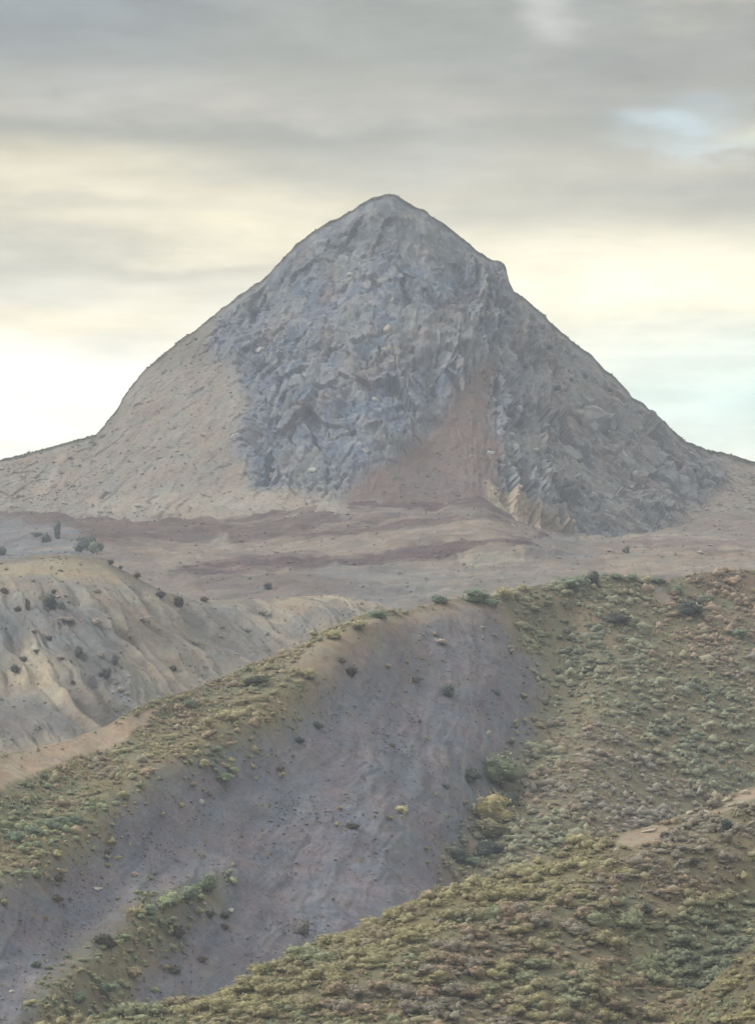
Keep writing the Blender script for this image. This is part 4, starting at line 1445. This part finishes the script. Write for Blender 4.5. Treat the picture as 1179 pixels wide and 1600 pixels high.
def build_tufts():
    r = np.random.default_rng(9)
    VV, CC = [], []
    for h, n, size, pale in ((mid_hill, 12000, 0.75, 0.25), (near_hill, 9000, 0.6, 0.15), (corner, 2500, 0.5, 0.2), (left_hill, 1200, 0.5, 0.5)):
        bare = np.clip(getattr(h, 'bare', np.zeros(len(h.P))) * 1.3, 0, 1)
        w = h.front * (1 - 0.97 * np.clip(bare, 0, 1)) * (0.3 + sstep(-0.2, 0.4, fbm(h.P, 12, 3, off=44)))
        idx = r.choice(len(w), n, p=w / w.sum())
        base = h.P[idx] + r.normal(size=(n, 3)) * np.array((0.25, 0.25, 0))
        s = size * np.exp(r.normal(size=n) * 0.35)
        cols = np.array([OL, YG, RU, TA, GR])[r.integers(0, 5, n)] * r.uniform(0.8, 1.15, (n, 1))
        for k in range(4):                     # four splayed blades to a tuft
            a = r.uniform(0, 6.283, n)
            side = np.stack([np.cos(a), np.sin(a), np.zeros(n)], -1) * (s * 0.3)[:, None]
            tip = base + np.stack([r.normal(size=n) * 0.35, r.normal(size=n) * 0.35, r.uniform(0.5, 0.9, n)], -1) * s[:, None]
            root = base - np.array((0, 0, 0.05))
            VV.append(np.stack([root - side, root + side, tip], 1).reshape(-1, 3))
            CC.append(np.repeat(cols, 3, 0))
    V = np.concatenate(VV)
    o = mesh_np('grass_tufts', V, np.arange(len(V)).reshape(-1, 3), LEAF_VC, np.concatenate(CC), False)
    o['kind'] = 'stuff'
    o['label'] = 'dry grass tufts between the shrubs on the slopes'
    o['category'] = 'grass'


build_tufts()


def build_stones(name, jobs, label):
    """loose stones lying on a slope: (hill, count, size, colours, weight)"""
    r = np.random.default_rng(17)
    OV = np.array([(1, 0, 0), (-1, 0, 0), (0, 1, 0), (0, -1, 0), (0, 0, 1), (0, 0, -1)], float)
    OT = np.array([(0, 2, 4), (2, 1, 4), (1, 3, 4), (3, 0, 4), (2, 0, 5), (1, 2, 5), (3, 1, 5), (0, 3, 5)])
    VV, TT, CC, n0 = [], [], [], 0
    for h, n, size, cols, w in jobs:
        w = np.clip(w, 0, None) * h.front
        idx = r.choice(len(w), n, p=w / w.sum())
        s = size * np.exp(np.clip(r.normal(size=n), -2, 2.2) * 0.45) * 0.5
        V = OV[None] * r.uniform(0.55, 1.25, (n, 6, 1)) + r.normal(size=(n, 6, 3)) * 0.22
        V[:, :, 2] *= 0.75
        a = r.uniform(0, 6.283, n)
        ca, sa = np.cos(a)[:, None], np.sin(a)[:, None]
        V = np.stack([V[:, :, 0] * ca - V[:, :, 1] * sa, V[:, :, 0] * sa + V[:, :, 1] * ca, V[:, :, 2]], -1) * s[:, None, None]
        V += (h.P[idx] + r.normal(size=(n, 3)) * np.array((0.4, 0.4, 0)))[:, None, :]
        base = h.color[idx] * 0.75 + np.array(cols)[r.integers(0, len(cols), n)] * 0.25
        VV.append(V.reshape(-1, 3))
        TT.append((OT[None] + (np.arange(n) * 6)[:, None, None] + n0).reshape(-1, 3))
        CC.append(np.repeat(base * r.uniform(0.75, 1.25, (n, 1)) * 1.08, 6, 0))
        n0 += n * 6
    o = mesh_np(name, np.concatenate(VV), np.concatenate(TT), ROCKY, np.concatenate(CC), False)
    o['kind'] = 'stuff'
    o['label'] = label
    o['category'] = 'stones'


ROCKY = earth_material('loose_stone', 0.6, 0.3, mottled=0.2)
GREYS = [(0.19, 0.19, 0.205), (0.27, 0.27, 0.285), (0.13, 0.13, 0.145), (0.23, 0.20, 0.20)]
BUFFS = [(0.30, 0.27, 0.245), (0.22, 0.205, 0.195), (0.36, 0.33, 0.30), (0.17, 0.155, 0.145)]
build_stones('scree_stones', [(mid_hill, 5500, 0.45, GREYS, mid_hill.scree * (0.15 + sstep(-0.1, 0.5, fbm(mid_hill.P, 14, 4, off=101))))],
             'grey stones strewn over the bare scree')
pk_flank = (1 - peak.rock) * (0.2 + sstep(-0.1, 0.45, fbm(peak.P, 24, 4, off=103)))
build_stones('talus', [(peak, 2600, 1.5, BUFFS, pk_flank), (benches, 4500, 1.2, BUFFS, 0.2 + sstep(0, 0.5, fbm(benches.P, 20, 4, off=105))),
                       (left_hill, 2500, 0.9, BUFFS, 0.2 + sstep(0, 0.5, fbm(left_hill.P, 12, 4, off=107)))],
             'loose blocks strewn over the peak flanks, terraces and left hill')

# ------------------------------------------------------------------ boulders and stones
def boulder_mesh(seed):
    r = np.random.default_rng(seed)
    V, T = ico(2)
    V = V.astype(np.float64)
    for _ in range(9):                                # chisel flat faces
        n = r.normal(size=3)
        n /= np.linalg.norm(n)
        d = r.uniform(0.42, 0.8)
        k = V @ n
        V -= np.where(k > d, k - d, 0)[:, None] * n
    V *= r.uniform(0.75, 1.2, 3)
    V += r.normal(size=V.shape) * 0.02
    o = mesh_np('boulder', V * 0.5, T, STONE, None, False)
    me = o.data
    bpy.data.objects.remove(o)
    return me


BOULDERS = [boulder_mesh(40 + k) for k in range(6)]


def place_boulder(px, py, hill, wpx, hpx, colour, label, group=None, name='boulder'):
    p = HILLS[hill].at(px, py)
    mpp = p[1] / F
    o = bpy.data.objects.new(name, prng.choice(BOULDERS))
    COL.objects.link(o)
    o.location = p + np.array((0, (0.16 if hill == 'P' else 0.12) * wpx * mpp, -0.05 * hpx * mpp))
    o.rotation_euler = (prng.uniform(-.4, .4), prng.uniform(-.4, .4), prng.uniform(0, math.tau))
    o.scale = (wpx * mpp * 1.1, wpx * mpp, hpx * mpp * 1.15)
    o.color = (*colour, 1)
    o['label'] = label
    o['category'] = 'boulder'
    if group:
        o['group'] = group


PALE = (0.35, 0.355, 0.37)
WARM = (0.36, 0.325, 0.30)
gb, gc, gs = 'pale blocks on the right flank of the peak', 'pale blocks in the blue grey rock face', 'pale stones on the scree'
for px, py, w, t, lab in [
    (782, 675, 16, 14, 'left block of the pale pair beside the brown fan'),
    (800, 683, 18, 16, 'right block of the pale pair beside the brown fan'),
    (944, 676, 17, 16, 'brightest pale block beside a shrub on the right flank'),
    (926, 686, 15, 10, 'pale block left below the brightest one on the flank'),
    (765, 710, 13, 18, 'upright pale block at the edge of the brown fan'),
    (836, 705, 18, 13, 'pale block in the middle of the right boulder field'),
    (858, 712, 15, 18, 'grey block in the middle of the right boulder field'),
    (975, 708, 18, 26, 'tall slanting pale slab right of the boulder field'),
    (990, 740, 16, 16, 'pale block under the tall slanting slab'),
    (900, 745, 22, 18, 'broad grey block among the lower shrubs'),
    (925, 775, 24, 18, 'broad grey block low in the boulder field'),
    (945, 800, 18, 16, 'lowest grey block above the terraces'),
    (868, 775, 16, 16, 'grey block near the foot of the boulder field'),
    (955, 760, 18, 20, 'grey block right of the lower shrubs'),
    (812, 640, 15, 16, 'pale block below the two high shrubs'),
    (880, 545, 7, 16, 'narrow pale slab under the right skyline')]:
    place_boulder(px, py, 'P', w, t, PALE if 'pale' in lab else (0.26, 0.27, 0.29), lab, gb)
for px, py, w, t, lab in [
    (368, 680, 26, 15, 'slanting pale slab at the edge of the smooth flank'),
    (408, 548, 18, 14, 'pale round block high on the left of the rock face'),
    (478, 588, 18, 17, 'pale round block in the left of the rock face'),
    (516, 582, 10, 13, 'small pale block right of the round one'),
    (570, 705, 18, 14, 'pale block low in the middle of the rock face'),
    (612, 472, 12, 26, 'tall pale slab high in the middle of the face'),
    (604, 515, 22, 20, 'warm pale slab under the tall one'),
    (600, 545, 11, 14, 'small pale block below the warm slab'),
    (585, 625, 11, 12, 'small pale block in the middle of the face'),
    (548, 428, 22, 9, 'pale ledge high on the left of the face'),
    (445, 760, 22, 10, 'pale block at the foot of the rock face'),
    (490, 735, 26, 12, 'flat pale slab low on the rock face'),
    (420, 742, 18, 14, 'pale block low at the left edge of the face'),
    (675, 605, 18, 14, 'pale block right of the middle of the face'),
    (720, 600, 12, 24, 'upright grey slab above the brown fan')]:
    place_boulder(px, py, 'P', w, t, WARM if 'warm' in lab else PALE, lab, gc)
for px, py, w, t, lab in [
    (313, 1254, 12, 14, 'pale stone at the upper left edge of the scree'),
    (153, 1388, 24, 9, 'flat pale stone on the lower left scree'),
    (318, 1412, 14, 7, 'pale stone under the green tongue trees'),
    (358, 1420, 18, 6, 'flat pale stone above the dark shrub pair'),
    (18, 1551, 14, 9, 'pale stone in the bottom left corner'),
    (763, 1148, 10, 16, 'pale upright stone on the right of the scree')]:
    place_boulder(px, py, 'M', w, t, (0.38, 0.37, 0.37), lab, gs)
for px, py, w, t, lab in [
    (1076, 1272, 16, 10, 'leftmost of the pale rocks on the near crest'),
    (1130, 1250, 26, 9, 'flat pale rock on the crest among dark shrubs'),
    (1165, 1238, 26, 14, 'biggest pale rock at the right end of the crest'),
    (1150, 1258, 34, 11, 'long pale rock below the biggest one at right'),
    (1105, 1268, 24, 9, 'pale rock between the leftmost and the long one'),
    (1012, 1300, 30, 8, 'flat pale ledge on the tan earth bank'),
    (963, 1330, 12, 12, 'small pale rock left of the tan earth bank'),
    (812, 1353, 12, 12, 'small pale rock on the crest of the near slope')]:
    place_boulder(px, py, 'N', w, t, (0.42, 0.39, 0.33), lab, 'pale rocks on the near crest')
